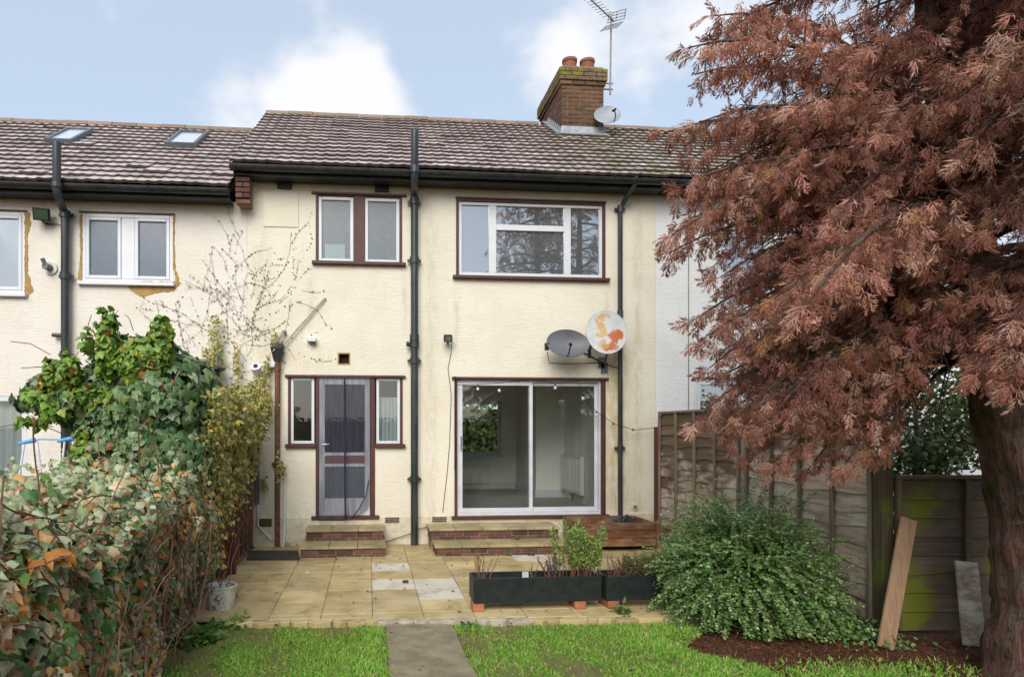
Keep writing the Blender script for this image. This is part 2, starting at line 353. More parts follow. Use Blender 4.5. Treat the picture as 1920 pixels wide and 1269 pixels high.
def bark_mat():
    b = NB('shaggy_red_bark'); vec = b.pos((14, 14, 1.6)); n = b.noise(1.6, 7, .7, vec, .6)
    c = b.mix(b.rng(n, .35, .65), (.085, .05, .038), (.27, .145, .105)); c = b.mix(b.math('MULTIPLY', b.rng(b.noise(7, 6, .7), .48, .62), .7), c, (.19, .165, .125)); c = b.mix(b.math('MULTIPLY', b.rng(b.noise(17, 5, .7), .55, .64), .6), c, (.045, .03, .024))
    c = b.mix(b.math('MULTIPLY', b.rng(b.noise(2.1, 5, .6, b.pos((1, 1, 1), (4, 2, 1))), .58, .70), .7), c, (.055, .075, .015))
    b.bump(b.math('ADD', n, b.math('MULTIPLY', b.noise(26, 5, .7, b.pos((1, 1, .6))), .8)), 1, .06); return b.set(c, .95, 0, .15)
M['bark'] = bark_mat()
def bucket_mat():
    b = NB('paint_splashed_plastic'); c = b.mix(b.rng(b.noise(14, 5, .6), .45, .55), (.62, .60, .52), (.50, .47, .38))
    c = b.mix(b.rng(b.noise(10, 4, .6, b.pos((1, 1, 1), (5, 5, 5))), .58, .62), c, (.07, .16, .33)); c = b.mix(b.rng(b.noise(13, 4, .6, b.pos((1, 1, 1), (9, 1, 5))), .62, .66), c, (.20, .16, .10))
    return b.set(c, .5, 0, .4)
M['bucket'] = bucket_mat()
def glass(name, refl, tint=(.93, .97, .95), rough=0.0, ior=1.5):
    b = NB(name); b.nt.nodes.remove(b.p)
    tr = b.N('ShaderNodeBsdfTransparent'); tr.inputs[0].default_value = (*tint, 1)
    gl = b.N('ShaderNodeBsdfGlossy'); gl.inputs['Roughness'].default_value = rough; gl.inputs['Color'].default_value = (.95, .97, 1, 1)
    fr = b.N('ShaderNodeFresnel'); fr.inputs['IOR'].default_value = ior
    f = b.math('ADD', fr.outputs[0], refl); mx = b.N('ShaderNodeMixShader'); b.L(f, mx.inputs[0]); b.L(tr.outputs[0], mx.inputs[1]); b.L(gl.outputs[0], mx.inputs[2])
    b.L(mx.outputs[0], b.out.inputs[0]); return b.m
M['glass'] = glass('window_glass', .03, (.985, 1, .99))
M['glass_refl'] = glass('coated_glass', .36, (.75, .8, .82))
def grey_haze(m, c, f):
    nt = m.node_tree; out = [n for n in nt.nodes if n.type == 'OUTPUT_MATERIAL'][0]; src = out.inputs[0].links[0].from_socket
    df = nt.nodes.new('ShaderNodeBsdfDiffuse'); df.inputs[0].default_value = (*c, 1); mx = nt.nodes.new('ShaderNodeMixShader'); mx.inputs[0].default_value = f
    nt.links.new(src, mx.inputs[1]); nt.links.new(df.outputs[0], mx.inputs[2]); nt.links.new(mx.outputs[0], out.inputs[0])
grey_haze(M['glass_refl'], (.30, .33, .34), .24)  # flat grey mixed into the panes stands in for paler, softer reflections
def frosted(name, c, rough=.3):
    b = NB(name); cc = b.mix(b.rng(b.noise(30, 3), .3, .7), c, tuple(v * .8 for v in c)); b.bump(b.noise(160, 3), .2, .004); return b.set(cc, rough, 0, .6)
M['frosted'] = frosted('obscured_glass', (.155, .185, .20))
M['frost_blue'] = frosted('blind_behind_glass', (.12, .155, .20), .12)
M['net_curtain'] = simple('net_curtain', (.50, .58, .58), (.40, .48, .49), 9, .8, 0, stretch=(6, 1, .3))
M['airbrick_green'] = simple('green_grille', (.07, .075, .025), (.05, .055, .02), 20, .7)
M['dark_hole'] = simple('dark_void', (.02, .017, .014), (.03, .025, .02), 20, .9)
def mesh_curtain_mat():
    b = NB('navy_insect_mesh'); tr = b.N('ShaderNodeBsdfTransparent'); b.set((.06, .06, .095), .8, 0, .2)
    f = b.rng(b.noise(5, 3, .5, b.pos((5, 1, .5))), .3, .7, .34, .52); mx = b.N('ShaderNodeMixShader'); b.L(f, mx.inputs[0]); b.L(tr.outputs[0], mx.inputs[1]); b.L(b.p.outputs[0], mx.inputs[2]); b.L(mx.outputs[0], b.out.inputs[0]); return b.m
M['mesh_curtain'] = mesh_curtain_mat()
M['navy_tape'] = simple('navy_tape', (.018, .018, .04), (.024, .024, .05), 9, .8)
M['brown_panel'] = simple('brown_door_panel', (.17, .065, .042), (.25, .14, .10), 16, .6, stretch=(.6, 1, 6))
def leaf_mat(name, cream=(.44, .45, .27), trans=.25, rough=.42, spec=.45, veins=0):
    b = NB(name); at = b.N('ShaderNodeAttribute'); at.attribute_name = 'col'
    ed = b.N('ShaderNodeAttribute'); ed.attribute_name = 'edge'
    v = b.math('MULTIPLY', b.rng(b.math('ADD', ed.outputs['Fac'], b.math('MULTIPLY', b.math('SUBTRACT', b.noise(40, 3), .5), .6)), .35, 1.05), at.outputs['Alpha'])
    c = b.mix(v, at.outputs['Color'], cream)
    c = b.mix(b.math('MULTIPLY', b.rng(b.noise(22, 4, .6), .4, .7), .35), c, b.mix(1., c, (.55, .6, .5), 'MULTIPLY'))
    b.set(c, rough, 0, spec)
    tl = b.N('ShaderNodeBsdfTranslucent'); b.L(c, tl.inputs['Color'])
    mx = b.N('ShaderNodeMixShader'); mx.inputs[0].default_value = trans; b.L(b.p.outputs[0], mx.inputs[1]); b.L(tl.outputs[0], mx.inputs[2]); b.L(mx.outputs[0], b.out.inputs[0]); return b.m
M['leaf'] = leaf_mat('ivy_leaf')
M['needle'] = leaf_mat('dead_conifer_spray', trans=.3, rough=.75, spec=.15)
M['grass'] = leaf_mat('grass_blade', trans=.35, rough=.5, spec=.3)

# ------------------------------------------------------------------ ground
def sheet(name, pts, z, mat, parent=None):
    mb = MB(); mb.add([(x, y, z) for x, y in pts], [tuple(range(len(pts)))]); return mb.build(name, mat, parent)
ground = sheet('ground', [(-900, -900), (900, -900), (900, 900), (-900, 900)], -.06, M['litter']); tag(ground, 'bare brown earth strewn with needles under the conifer', 'ground', kind='structure')
lawn = sheet('lawn', [(-1.62, -3.40), (-1.62, -19), (4.2, -19), (4.2, -6.6), (3.0, -5.4), (2.3, -4.55), (2.5, -3.75)], -.045, M['lawn']); tag(lawn, 'strip of lawn between patio and camera', 'lawn', kind='structure')
# patio: bed + individual slabs
patio = sheet('patio', [(-1.60, 0), (-1.60, -3.46), (4.2, -3.80), (4.2, 0)], -.009, M['joint']); tag(patio, 'buff paved patio behind the cream house', 'patio', kind='structure')
CW, RH = .452, .425
colx = [.03 + CW * k for k in range(-4, 11)]
rowy = [-.02 - .42 * k for k in range(10)]
def slab_mesh(w, d, mat, seed):
    mb = MB(); mb.box(-w/2, w/2, -d/2, d/2, -.03, 0); return mb.mesh('paving_slab', mat, bevel=.004)
slabcache = {}
whites = {(4, 3): 0, (4, 5): 0, (5, 5): 1, (5, 6): 1, (8, 3): 2}
def put_slab(x0, x1, y0, y1, mat):
    key = (round(x1-x0, 3), round(y0-y1, 3), mat.name)
    if key not in slabcache: slabcache[key] = slab_mesh(x1-x0-.005, y0-y1-.005, mat, 0)
    place('paving_slab', slabcache[key], patio, ((x0+x1)/2, (y0+y1)/2, random.uniform(-.003, .003)), (random.uniform(-.008, .008), random.uniform(-.008, .008), random.uniform(-.010, .010)))
def edgeY(x): return -3.46 - (x + 1.6) * .058
for i in range(len(colx) - 1):
    x0, x1 = max(colx[i], -1.58), min(colx[i+1], 4.17)
    if x1 - x0 < .06: continue
    j = 0
    off = 0
    while True:
        y0 = rowy[j] if j < len(rowy) else rowy[-1] - .42
        if j >= 9: break
        y1 = rowy[j+1] if j < 8 else edgeY((x0+x1)/2) + .03
        k = i
        mat = M['slab']
        if i == 4 and j in (3, 5): mat = M['slab_white']
        if i == 5 and j == 5: y1 = rowy[7]; mat = M['slab_white']; put_slab(x0, x1, y0, y1, mat); j = 7; continue
        if i == 8 and j == 2: mat = M['slab_white']
        if i == 4 and j in (3, 5):            # half slabs
            pass
        put_slab(x0, x1, y0, y1, mat); j += 1
# broken mortar edging along the lawn side of the patio
rb = MB()
def rubble_strip(xa, xb):
    x = xa
    while x < xb:
        w = random.uniform(.10, .26); yc = edgeY(x) - .03
        n = 9; poly = []
        for k in range(n):
            a = 2 * math.pi * k / n; poly.append((x + w/2 + math.cos(a) * w * .55 * random.uniform(.85, 1.1), yc - .02 + math.sin(a) * .055 * random.uniform(.7, 1.2)))
        m = MB(); m.prism(poly, 'z', -.05, random.uniform(-.002, .014)); m.build('edging_stone', M['rubble'] if .0 < x < 1.25 else M['slab'], patio, bevel=.004)
        x += w * .96
rubble_strip(-1.2, 2.9)
# concrete path
pth = MB()
L0, L1, R0, R1 = Vector((.135, -3.66)), Vector((.235, -9.5)), Vector((.70, -3.70)), Vector((.80, -9.5))
rows = 26; vs = []
for k in range(rows + 1):
    t = k / rows; a = L0.lerp(L1, t); b_ = R0.lerp(R1, t)
    vs += [(a.x + random.uniform(-.012, .012), a.y, -.016), (b_.x + random.uniform(-.012, .012), b_.y, -.016)]
fs = [(2*k, 2*k+1, 2*k+3, 2*k+2) for k in range(rows)]
n = len(vs); vs2 = vs + [(x, y, -.08) for x, y, z in vs]
fs += [(2*k, 2*k+2, 2*k+2+n, 2*k+n) for k in range(rows)] + [(2*k+1, 2*k+1+n, 2*k+3+n, 2*k+3) for k in range(rows)] + [(0, n, n+1, 1)]
pth.add(vs2, fs); o = pth.build('garden_path', M['concrete']); tag(o, 'narrow worn concrete path leading through the lawn', 'path', kind='structure')

# ------------------------------------------------------------------ walls with openings
def wall_holes(name, x0, x1, z0, z1, holes, y0, th, mat, parent):
    xs = sorted({x0, x1, *[h[0] for h in holes], *[h[1] for h in holes]}); zs = sorted({z0, z1, *[h[2] for h in holes], *[h[3] for h in holes]})
    mb = MB(); y1 = y0 + th
    def inh(a, b, c, d):
        xm, zm = (a+b)/2, (c+d)/2; return any(h[0] < xm < h[1] and h[2] < zm < h[3] for h in holes)
    for a, b in zip(xs, xs[1:]):
        for c, d in zip(zs, zs[1:]):
            if not inh(a, b, c, d):
                mb.add([(a,y0,c),(b,y0,c),(b,y0,d),(a,y0,d)], [(0,1,2,3)]); mb.add([(a,y1,c),(b,y1,c),(b,y1,d),(a,y1,d)], [(3,2,1,0)])
    for a, b, c, d in holes:
        mb.add([(a,y0,c),(a,y1,c),(a,y1,d),(a,y0,d)], [(0,1,2,3)]); mb.add([(b,y0,c),(b,y1,c),(b,y1,d),(b,y0,d)], [(3,2,1,0)])
        mb.add([(a,y0,c),(b,y0,c),(b,y1,c),(a,y1,c)], [(0,1,2,3)]); mb.add([(a,y0,d),(b,y0,d),(b,y1,d),(a,y1,d)], [(3,2,1,0)])
    mb.add([(x0,y0,z0),(x0,y1,z0),(x0,y1,z1),(x0,y0,z1)], [(3,2,1,0)]); mb.add([(x1,y0,z0),(x1,y1,z0),(x1,y1,z1),(x1,y0,z1)], [(0,1,2,3)])
    mb.add([(x0,y0,z1),(x1,y0,z1),(x1,y1,z1),(x0,y1,z1)], [(0,1,2,3)])
    return mb.build(name, mat, parent, recalc=False)

XL, XR = -1.70, 4.222
EAVE_Y, RIDGE_Y = -.36, 2.75
EZ, RZ = 5.215, 7.36
DROP = .335
PITCH = math.atan2(RZ - EZ, RIDGE_Y - EAVE_Y)
house = thing('terraced_house', 'cream rendered terraced house with raised tiled roof and large brick chimney', 'house', (1.2, 1.8, 0), 'terraced houses in a row')
left_house = thing('terraced_house', 'pale cream terraced house at left with two skylights in its lower roof', 'house', (-4.3, 1.8, 0), 'terraced houses in a row')
right_house = thing('terraced_house', 'white rendered terraced house at right mostly hidden behind the conifer', 'house', (7.0, 1.8, 0), 'terraced houses in a row')

# opening rectangles
R_BATH = rect(592, 367, 754, 492); R_BED = rect(855, 377, 1135, 520)
R_DOOR = rect(592, 708, 703, 966); R_SLL = rect(540, 708, 592, 832); R_SLR = rect(703, 708, 755, 832)
R_SLIDE = rect(852, 712, 1135, 965)
R_VENT = rect(633, 661, 657, 684)
DZ0, DZ1 = R_DOOR[2], R_DOOR[3]
R_DOOR = (R_DOOR[0], R_DOOR[1], DZ0, DZ1); R_SLL = (R_SLL[0], R_DOOR[0], R_SLL[2], DZ1); R_SLR = (R_DOOR[1], R_SLR[1], R_SLR[2], DZ1)
WALL_TOP = 5.10
wall_holes('wall', XL, XR, .385, WALL_TOP, [R_BATH, R_BED, R_DOOR, R_SLL, R_SLR, R_SLIDE, R_VENT], 0, .27, M['cream'], house)
mb = MB(); mb.box(XL, R_SLIDE[0] - .2, -.02, .25, -.05, .385); mb.box(R_SLIDE[0] - .2, XR, -.02, .25, -.05, min(.385, R_SLIDE[2] - .005)); mb.build('plinth', M['plinth'], house)
# body behind
BACK = 3.8
rw = (W(845, 800, BACK).x, W(940, 800, BACK).x, W(900, 852, BACK).z, W(900, 752, BACK).z)
wall_holes('rear_wall', XL, XR, 0, 5.9, [rw], BACK, .25, M['plaster'], house)
mb = MB(); mb.prism([(.27, .0), (BACK, .0), (BACK, 5.8), (RIDGE_Y, RZ - .2), (.27, 5.45)], 'x', XL, XL + .12); mb.build('gable_wall', M['pale'], house)
mb = MB(); mb.prism([(.27, .0), (BACK, .0), (BACK, 5.8), (RIDGE_Y, RZ - .2), (.27, 5.45)], 'x', XR - .12, XR - .004); mb.build('party_wall', M['plaster'], house)
FL = .40
xrw = W(1058, 900, 2.2).x
mb = MB(); mb.box(XL + .12, XR - .12, .27, BACK, FL - .12, FL); mb.build('floor', M['carpet'], house)
mb = MB(); mb.box(XL + .12, XR - .12, .27, BACK, 2.62, 2.8); mb.build('ceiling', M['plaster'], house)
mb = MB(); mb.box(.62, .74, .27, BACK, FL, 2.62); mb.build('partition_wall', M['plaster'], house)
mb = MB(); mb.box(xrw, xrw + .1, .27, 2.2, FL, 2.62); mb.box(W(1005, 930, 2.2).x, xrw + .1, 2.2, BACK, FL, 2.62); mb.build('chimney_breast', M['plaster'], house)
mb = MB(); mb.box(.74, W(1005, 930, 2.2).x, BACK - .02, BACK - .001, FL, FL + .13); mb.box(W(1005, 930, 2.2).x - .018, W(1005, 930, 2.2).x - .001, 2.2, BACK - .02, FL, FL + .13); mb.box(W(1005, 930, 2.2).x, xrw, 2.182, 2.199, FL, FL + .13); mb.build('skirting', M['upvc'], house)
# interior upper partition between bathroom and bedroom
mb = MB(); mb.box(.78, .88, .27, BACK, 2.8, 5.4); mb.build('partition_wall', M['plaster'], house)
mb = MB(); mb.box(XL + .12, XR - .12, .27, BACK, 5.15, 5.25); mb.build('ceiling', M['plaster'], house)
# rear window frame and pane
f = MB(); f.frame(*rw, .06, BACK + .05, BACK + .11); f.box(rw[0], rw[1], BACK + .05, BACK + .11, rw[2] + (rw[3]-rw[2]) * .68, rw[2] + (rw[3]-rw[2]) * .68 + .05); f.box(rw[0] - .05, rw[1] + .05, BACK - .06, BACK - .001, rw[2] - .04, rw[2] - .002)
fo = f.build('rear_window', M['upvc'], house, bevel=.004); g = MB(); g.box(rw[0] + .06, rw[1] - .06, BACK + .075, BACK + .085, rw[2] + .06, rw[3] - .06); g.build('pane', M['glass'], fo)
def radiator(x0, x1, y0, y1, z0, z1, axis, parent):
    mb = MB(); mb.box(x0, x1, y0, y1, z0, z1); o = mb.build('radiator', M['radiator'], parent, bevel=.008)
    g = MB(); n = 14
    for k in range(n):
        t = (k + .5) / n
        if axis == 'x': xx = x0 + (x1 - x0) * t; g.box(xx - .012, xx + .012, y0 - .010, y0 - .001, z0 + .05, z1 - .05)
        else: yy = y0 + (y1 - y0) * t; g.box(x0 - .010, x0 - .001, yy - .012, yy + .012, z0 + .05, z1 - .05)
    g.build('rib', M['radiator'], o)
    p = MB(); p.tube([((x0 + .04), (y0 + y1) / 2, z0 + .02), ((x0 + .04), (y0 + y1) / 2, FL)], .009, 6); p.build('feed_pipe', M['metal'], o)
radiator(xrw - .09, xrw - .02, S(1098, 900, xrw).y, S(1061, 900, xrw).y, FL + .14, FL + .78, 'y', house)
radiator(rw[0] + .1, rw[1] - .25, BACK - .1, BACK - .03, FL + .12, FL + .58, 'x', house)

# ---- windows
def pane(x0, x1, z0, z1, y, mat, parent):
    mb = MB(); mb.box(x0, x1, y, y + .006, z0, z1); return mb.build('pane', mat, parent)
# bathroom window
x0, x1, z0, z1 = R_BATH
mb = MB(); xm0, xm1 = W(663, 430).x, W(684, 430).x
mb.box(x0, x0 + .035, -.012, .10, z0, z1); mb.box(x1 - .035, x1, -.012, .10, z0, z1); mb.box(xm0, xm1, -.008, .10, z0, z1); mb.box(x0 - .06, x1 + .06, -.035, .10, z1, z1 + .03)
for a, b_ in ((x0 + .035, xm0), (xm1, x1 - .035)): mb.box(a, b_, -.006, .10, z1 - .02, z1)
wo = mb.build('window', M['brown_paint'], house, bevel=.004)
mb = MB(); mb.box(x0 - .05, x1 + .05, -.07, .10, z0 - .045, z0); mb.build('sill', M['brown_paint'], wo, bevel=.006)
for a, b_ in ((x0 + .036, xm0 - .001), (xm1 + .001, x1 - .036)):
    f = MB(); f.frame(a, b_, z0 + .001, z1 - .021, .048, .012, .07); fo = f.build('casement', M['upvc'], wo, bevel=.006)
    pane(a + .048, b_ - .048, z0 + .049, z1 - .069, .04, M['frosted'], wo)
pp = rect(609, 457, 647, 487); mb = MB(); mb.box(pp[0], pp[1], .030, .0385, max(pp[2], z0 + .05), pp[3]); mb.build('paper_notice', simple('pale_paper', (.33, .42, .42), (.30, .38, .38), 5, .6), wo)
# bedroom window
x0, x1, z0, z1 = R_BED
mb = MB(); mb.frame(x0, x1, z0, z1, .04, -.012, .10, .035, .012); mb.box(x0 - .01, x1 + .01, -.03, .10, z1, z1 + .022); wo = mb.build('window', M['brown_paint'], house, bevel=.004)
mb = MB(); mb.box(x0 - .05, x1 + .05, -.075, .10, z0 - .045, z0 - .001); mb.build('sill', M['brown_paint'], wo, bevel=.006)
a, b_, c, d = x0 + .041, x1 - .041, z0 + .013, z1 - .036
m1, m2, m3, m4 = W(917, 450).x, W(931, 450).x, W(1058, 450).x, W(1071, 450).x
t0, t1 = W(995, 433).z, W(995, 422).z
f = MB(); f.frame(a, b_, c, d, .045, .012, .07); f.box(m1, m2, .012, .07, c + .045, d - .045); f.box(m3, m4, .012, .07, c + .045, d - .045); f.box(m2, m3, .006, .07, t0, t1)
f.build('window_frame', M['upvc'], wo, bevel=.005)
pane(a + .045, m1, c + .045, d - .045, .04, M['glass_refl'], wo); pane(m4, b_ - .045, c + .045, d - .045, .04, M['glass_refl'], wo)
pane(m2, m3, c + .045, t0, .04, M['glass_refl'], wo); pane(m2, m3, t1, d - .045, .04, M['glass_refl'], wo)
# back door with side lights
x0, x1 = R_SLL[0], R_SLR[1]; dx0, dx1 = R_DOOR[0], R_DOOR[1]
mb = MB(); mb.box(x0 - .04, x1 + .04, -.045, .12, DZ1, DZ1 + .035)
dj0, dj1 = W(598, 800).x, W(694, 800).x
mb.box(dx0, dj0, -.02, .12, DZ0, DZ1); mb.box(dj1, dx1, -.02, .12, DZ0, DZ1)
mb.box(x0, x0 + .035, -.012, .12, R_SLL[2], DZ1); mb.box(x1 - .035, x1, -.012, .12, R_SLR[2], DZ1)
df = mb.build('door_frame', M['brown_paint'], house, bevel=.005)
for (a, b_, zz) in ((x0 - .035, dx0 - .001, R_SLL[2]), (dx1 + .001, x1 + .035, R_SLR[2])):
    mb = MB(); mb.box(a, b_, -.06, .12, zz - .05, zz); mb.build('sill', M['brown_paint'], df, bevel=.006)
mb = MB(); mb.box(dx0 - .06, dx1 + .06, -.05, .12, DZ0 - .05, DZ0 - .001); mb.build('threshold', M['brown_paint'], df, bevel=.006)
for (a, b_, zz, mt) in ((x0 + .036, dx0 - .02, R_SLL[2], 'glass'), (dx1 + .02, x1 - .036, R_SLR[2], 'glass')):
    f = MB(); f.frame(a, b_, zz + .002, DZ1 - .002, .04, .012, .07); f.build('side_light', M['upvc'], df, bevel=.005); pane(a + .04, b_ - .04, zz + .042, DZ1 - .042, .035, M['glass'], df)
    if mt and a > 0:
        mb = MB(); n = 10
        for k in range(n): xx0 = a + .03 + (b_ - a - .06) * k / n; xx1 = a + .03 + (b_ - a - .06) * (k + 1) / n; mb.add([(xx0, .10, zz + .03), (xx1, .115 if k % 2 else .10, zz + .03), (xx1, .115 if k % 2 else .10, DZ1 - .27), (xx0, .10, DZ1 - .27)], [(0, 1, 2, 3)])
        mb.build('net_curtain', M['net_curtain'], df)
# door leaf
a, b_, c, d = dj0 + .003, dj1 - .003, DZ0 + .002, DZ1 - .003
pu = rect(609, 721, 684, 848); pb = rect(609, 854, 684, 869); pl = rect(609, 875, 684, 934)
mb = MB(); mb.box(a, pu[0], .0, .045, c, d); mb.box(pu[1], b_, .0, .045, c, d); mb.box(pu[0], pu[1], .0, .045, pu[3], d); mb.box(pu[0], pu[1], .0, .045, pb[3], pu[2]); mb.box(pu[0], pu[1], .0, .045, pl[3], pb[2]); mb.box(pu[0], pu[1], .0, .045, c, pl[2])
door = mb.build('door', M['upvc'], house, bevel=.003)
pane(pu[0], pu[1], pu[2], pu[3], .02, M['glass'], door); pane(pl[0], pl[1], pl[2], pl[3], .02, M['frosted'], door)
mb = MB(); mb.box(pb[0], pb[1], .006, .03, pb[2], pb[3]); mb.build('door_panel', M['brown_panel'], door)
h = W(604, 833, -.03); mb = MB(); mb.box(h.x - .02, h.x + .02, -.012, -.001, h.z - .12, h.z + .08); mb.tube([(h.x, -.012, h.z), (h.x, -.05, h.z), (h.x + .10, -.052, h.z + .005)], .009, 8); mb.build('door_handle', M['alu'], door)
# insect mesh curtain hung on the door frame: two leaves that meet under a dark tape
def curtain(xa, xb, lift):
    nx, nz = 14, 22; vs = []; fs = []
    for j in range(nz + 1):
        t = j / nz; z = DZ1 + .005 - t * (DZ1 - DZ0 + .03)
        for i in range(nx + 1):
            u = i / nx; zz = z + (lift * (u if xb > xa else u) ** 3 * t ** 5)
            y = -.055 - .012 * math.sin(u * 11 + t * 2) * (.3 + t) - .008 * math.sin(u * 23 + 1)
            vs.append((xa + (xb - xa) * u + .012 * math.sin(t * 5) * u * (1 - u), y, zz))
    for j in range(nz):
        for i in range(nx): k = j * (nx + 1) + i; fs.append((k, k + 1, k + nx + 2, k + nx + 1))
    mb = MB(); mb.add(vs, fs); return mb
xc = W(646, 840, -.05).x
cu = curtain(xc, dj0 - .005, 0).build('mesh_curtain', M['mesh_curtain'], door, smooth=True, recalc=False)
curtain(xc, dj1 + .005, .16).build('mesh_curtain', M['mesh_curtain'], door, smooth=True, recalc=False)
mb = MB(); mb.tube([(xc, -.075, DZ1), (xc + .006, -.08, (DZ0 + DZ1) / 2), (xc + .012, -.085, DZ0 - .04)], .013, 6); mb.build('curtain_tape', M['navy_tape'], door)
mb = MB(); mb.tube([(dj0 - .02, -.07, DZ0 + .0), (dj0 + .02, -.075, DZ0 - .05), (xc, -.09, DZ0 - .055), (xc + .10, -.09, DZ0 - .03), (xc + .2, -.08, DZ0 + .10), (dj1 - .06, -.075, DZ0 + .28), (dj1 - .02, -.06, DZ0 + .5)], .008, 6); mb.build('curtain_hem', M['navy_tape'], door)
# sliding patio door
x0, x1, z0, z1 = R_SLIDE
mb = MB(); mb.box(x0, x0 + .04, -.02, .12, z0, z1); mb.box(x1 - .06, x1, -.02, .12, z0, z1); mb.box(x0 - .04, x1 + .04, -.045, .12, z1, z1 + .035); mb.box(x0 - .045, x1 + .045, -.06, .12, z0 - .045, z0 - .001)
sd_ = mb.build('sliding_door', M['brown_paint'], house, bevel=.005)
a, b_, c, d = x0 + .041, x1 - .061, z0 + .002, z1 - .002; xm = W(996, 840).x
f = MB(); f.frame(a, b_, c, d, .03, .02, .11, .03, .03); f.build('track_frame', M['alu'], sd_, bevel=.004)
f = MB(); f.frame(a + .031, xm + .03, c + .032, d - .032, .05, .025, .06, .05, .07); f.build('sash', M['alu'], sd_, bevel=.004)
f = MB(); f.frame(xm - .028, b_ - .031, c + .032, d - .032, .05, .065, .10, .05, .07); f.build('sash', M['alu'], sd_, bevel=.004)
pane(a + .08, xm - .02, c + .10, d - .082, .04, M['glass'], sd_); pane(xm + .022, b_ - .081, c + .10, d - .082, .08, M['glass'], sd_)
h0, h1 = W(862, 818, 0).z, W(862, 843, 0).z
mb = MB(); mb.tube([(a + .055, .02, h0), (a + .055, -.02, h0), (a + .055, -.02, h1), (a + .055, .02, h1)], .008, 8); mb.build('door_handle', M['grey_plastic'], sd_)

# vent hole, patch board, air bricks
v = R_VENT; mb = MB(); mb.box(v[0], v[1], .10, .12, v[2], v[3]); mb.build('vent_back', M['dark_hole'], house)
mb = MB(); mb.frame(v[0] + .001, v[1] - .001, v[2] + .001, v[3] - .001, .018, -.004, .06); mb.build('vent_rim', M['ochre'], house)
r = rect(494, 362, 560, 426); mb = MB(); mb.box(r[0], r[1], -.012, -.001, r[2], r[3]); mb.build('patch_board', M['panel_paint'], house, bevel=.003)
for (a, b_, c, d) in ((722, 969, 748, 979), (810, 969, 837, 979)):
    r = rect(a, b_, c, d); z0 = .31; z1 = .383
    mb = MB(); mb.box(r[0], r[1], -.032, -.021, z0, z1); ab = mb.build('air_brick', M['mortar_pale'], house)
    g = MB()
    for i in range(8):
        for j in range(3): xx = r[0] + (r[1]-r[0]) * (i + .5) / 8; zz = z0 + (z1-z0) * (j + .5) / 3; g.box(xx - .008, xx + .008, -.034, -.0325, zz - .007, zz + .007)
    g.build('vent_slot', M['dark_hole'], ab)
r = rect(485, 970, 510, 986); mb = MB(); mb.box(r[0], r[1], -.034, -.021, r[2], r[3] - .01); mb.build('green_grille', M['airbrick_green'], house)
p = W(1190, 950); mb = MB(); mb.tube([(p.x, -.025, p.z), (p.x, -.001, p.z)], .05, 20); vo = mb.build('round_vent', M['plinth'], house); mb = MB(); mb.tube([(p.x, -.028, p.z), (p.x, -.0252, p.z)], .032, 16); mb.build('vent_mouth', M['concrete'], vo)

# ------------------------------------------------------------------ roofs
def tile_mesh():
    w, Lh, th, tilt = .304, .315, .040, 0.0
    nx = 12; mb = MB(); zs = []
    def prof(u):
        t = (u * 2) % 1.0; return 0.009 * (0.5 - 0.5 * math.cos(2 * math.pi * min(1, t / .62))) if t < .62 else 0.0
    P = [u / nx for u in range(nx + 1)]
    vs = [(u * w, 0, prof(u) + .040) for u in P] + [(u * w, Lh, prof(u) * .9 + .0) for u in P] + [(u * w, 0.006, prof(u) + .040 - th) for u in P]
    n = nx + 1
    fs = [(i, i+1, n+i+1, n+i) for i in range(nx)] + [(2*n+i, 2*n+i+1, i+1, i) for i in range(nx)] + [(0, n, 2*n), (nx, 2*n+nx, n+nx)]
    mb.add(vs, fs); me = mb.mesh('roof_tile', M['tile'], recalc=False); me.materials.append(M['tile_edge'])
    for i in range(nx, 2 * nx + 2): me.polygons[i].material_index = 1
    return me
TILE = tile_mesh()
TV = np.array([v.co[:] for v in TILE.vertices]); TF = [tuple(p.vertices) for p in TILE.polygons]
RUN = math.hypot(RIDGE_Y - EAVE_Y, RZ - EZ); ROWS = 15; GAUGE = RUN / ROWS
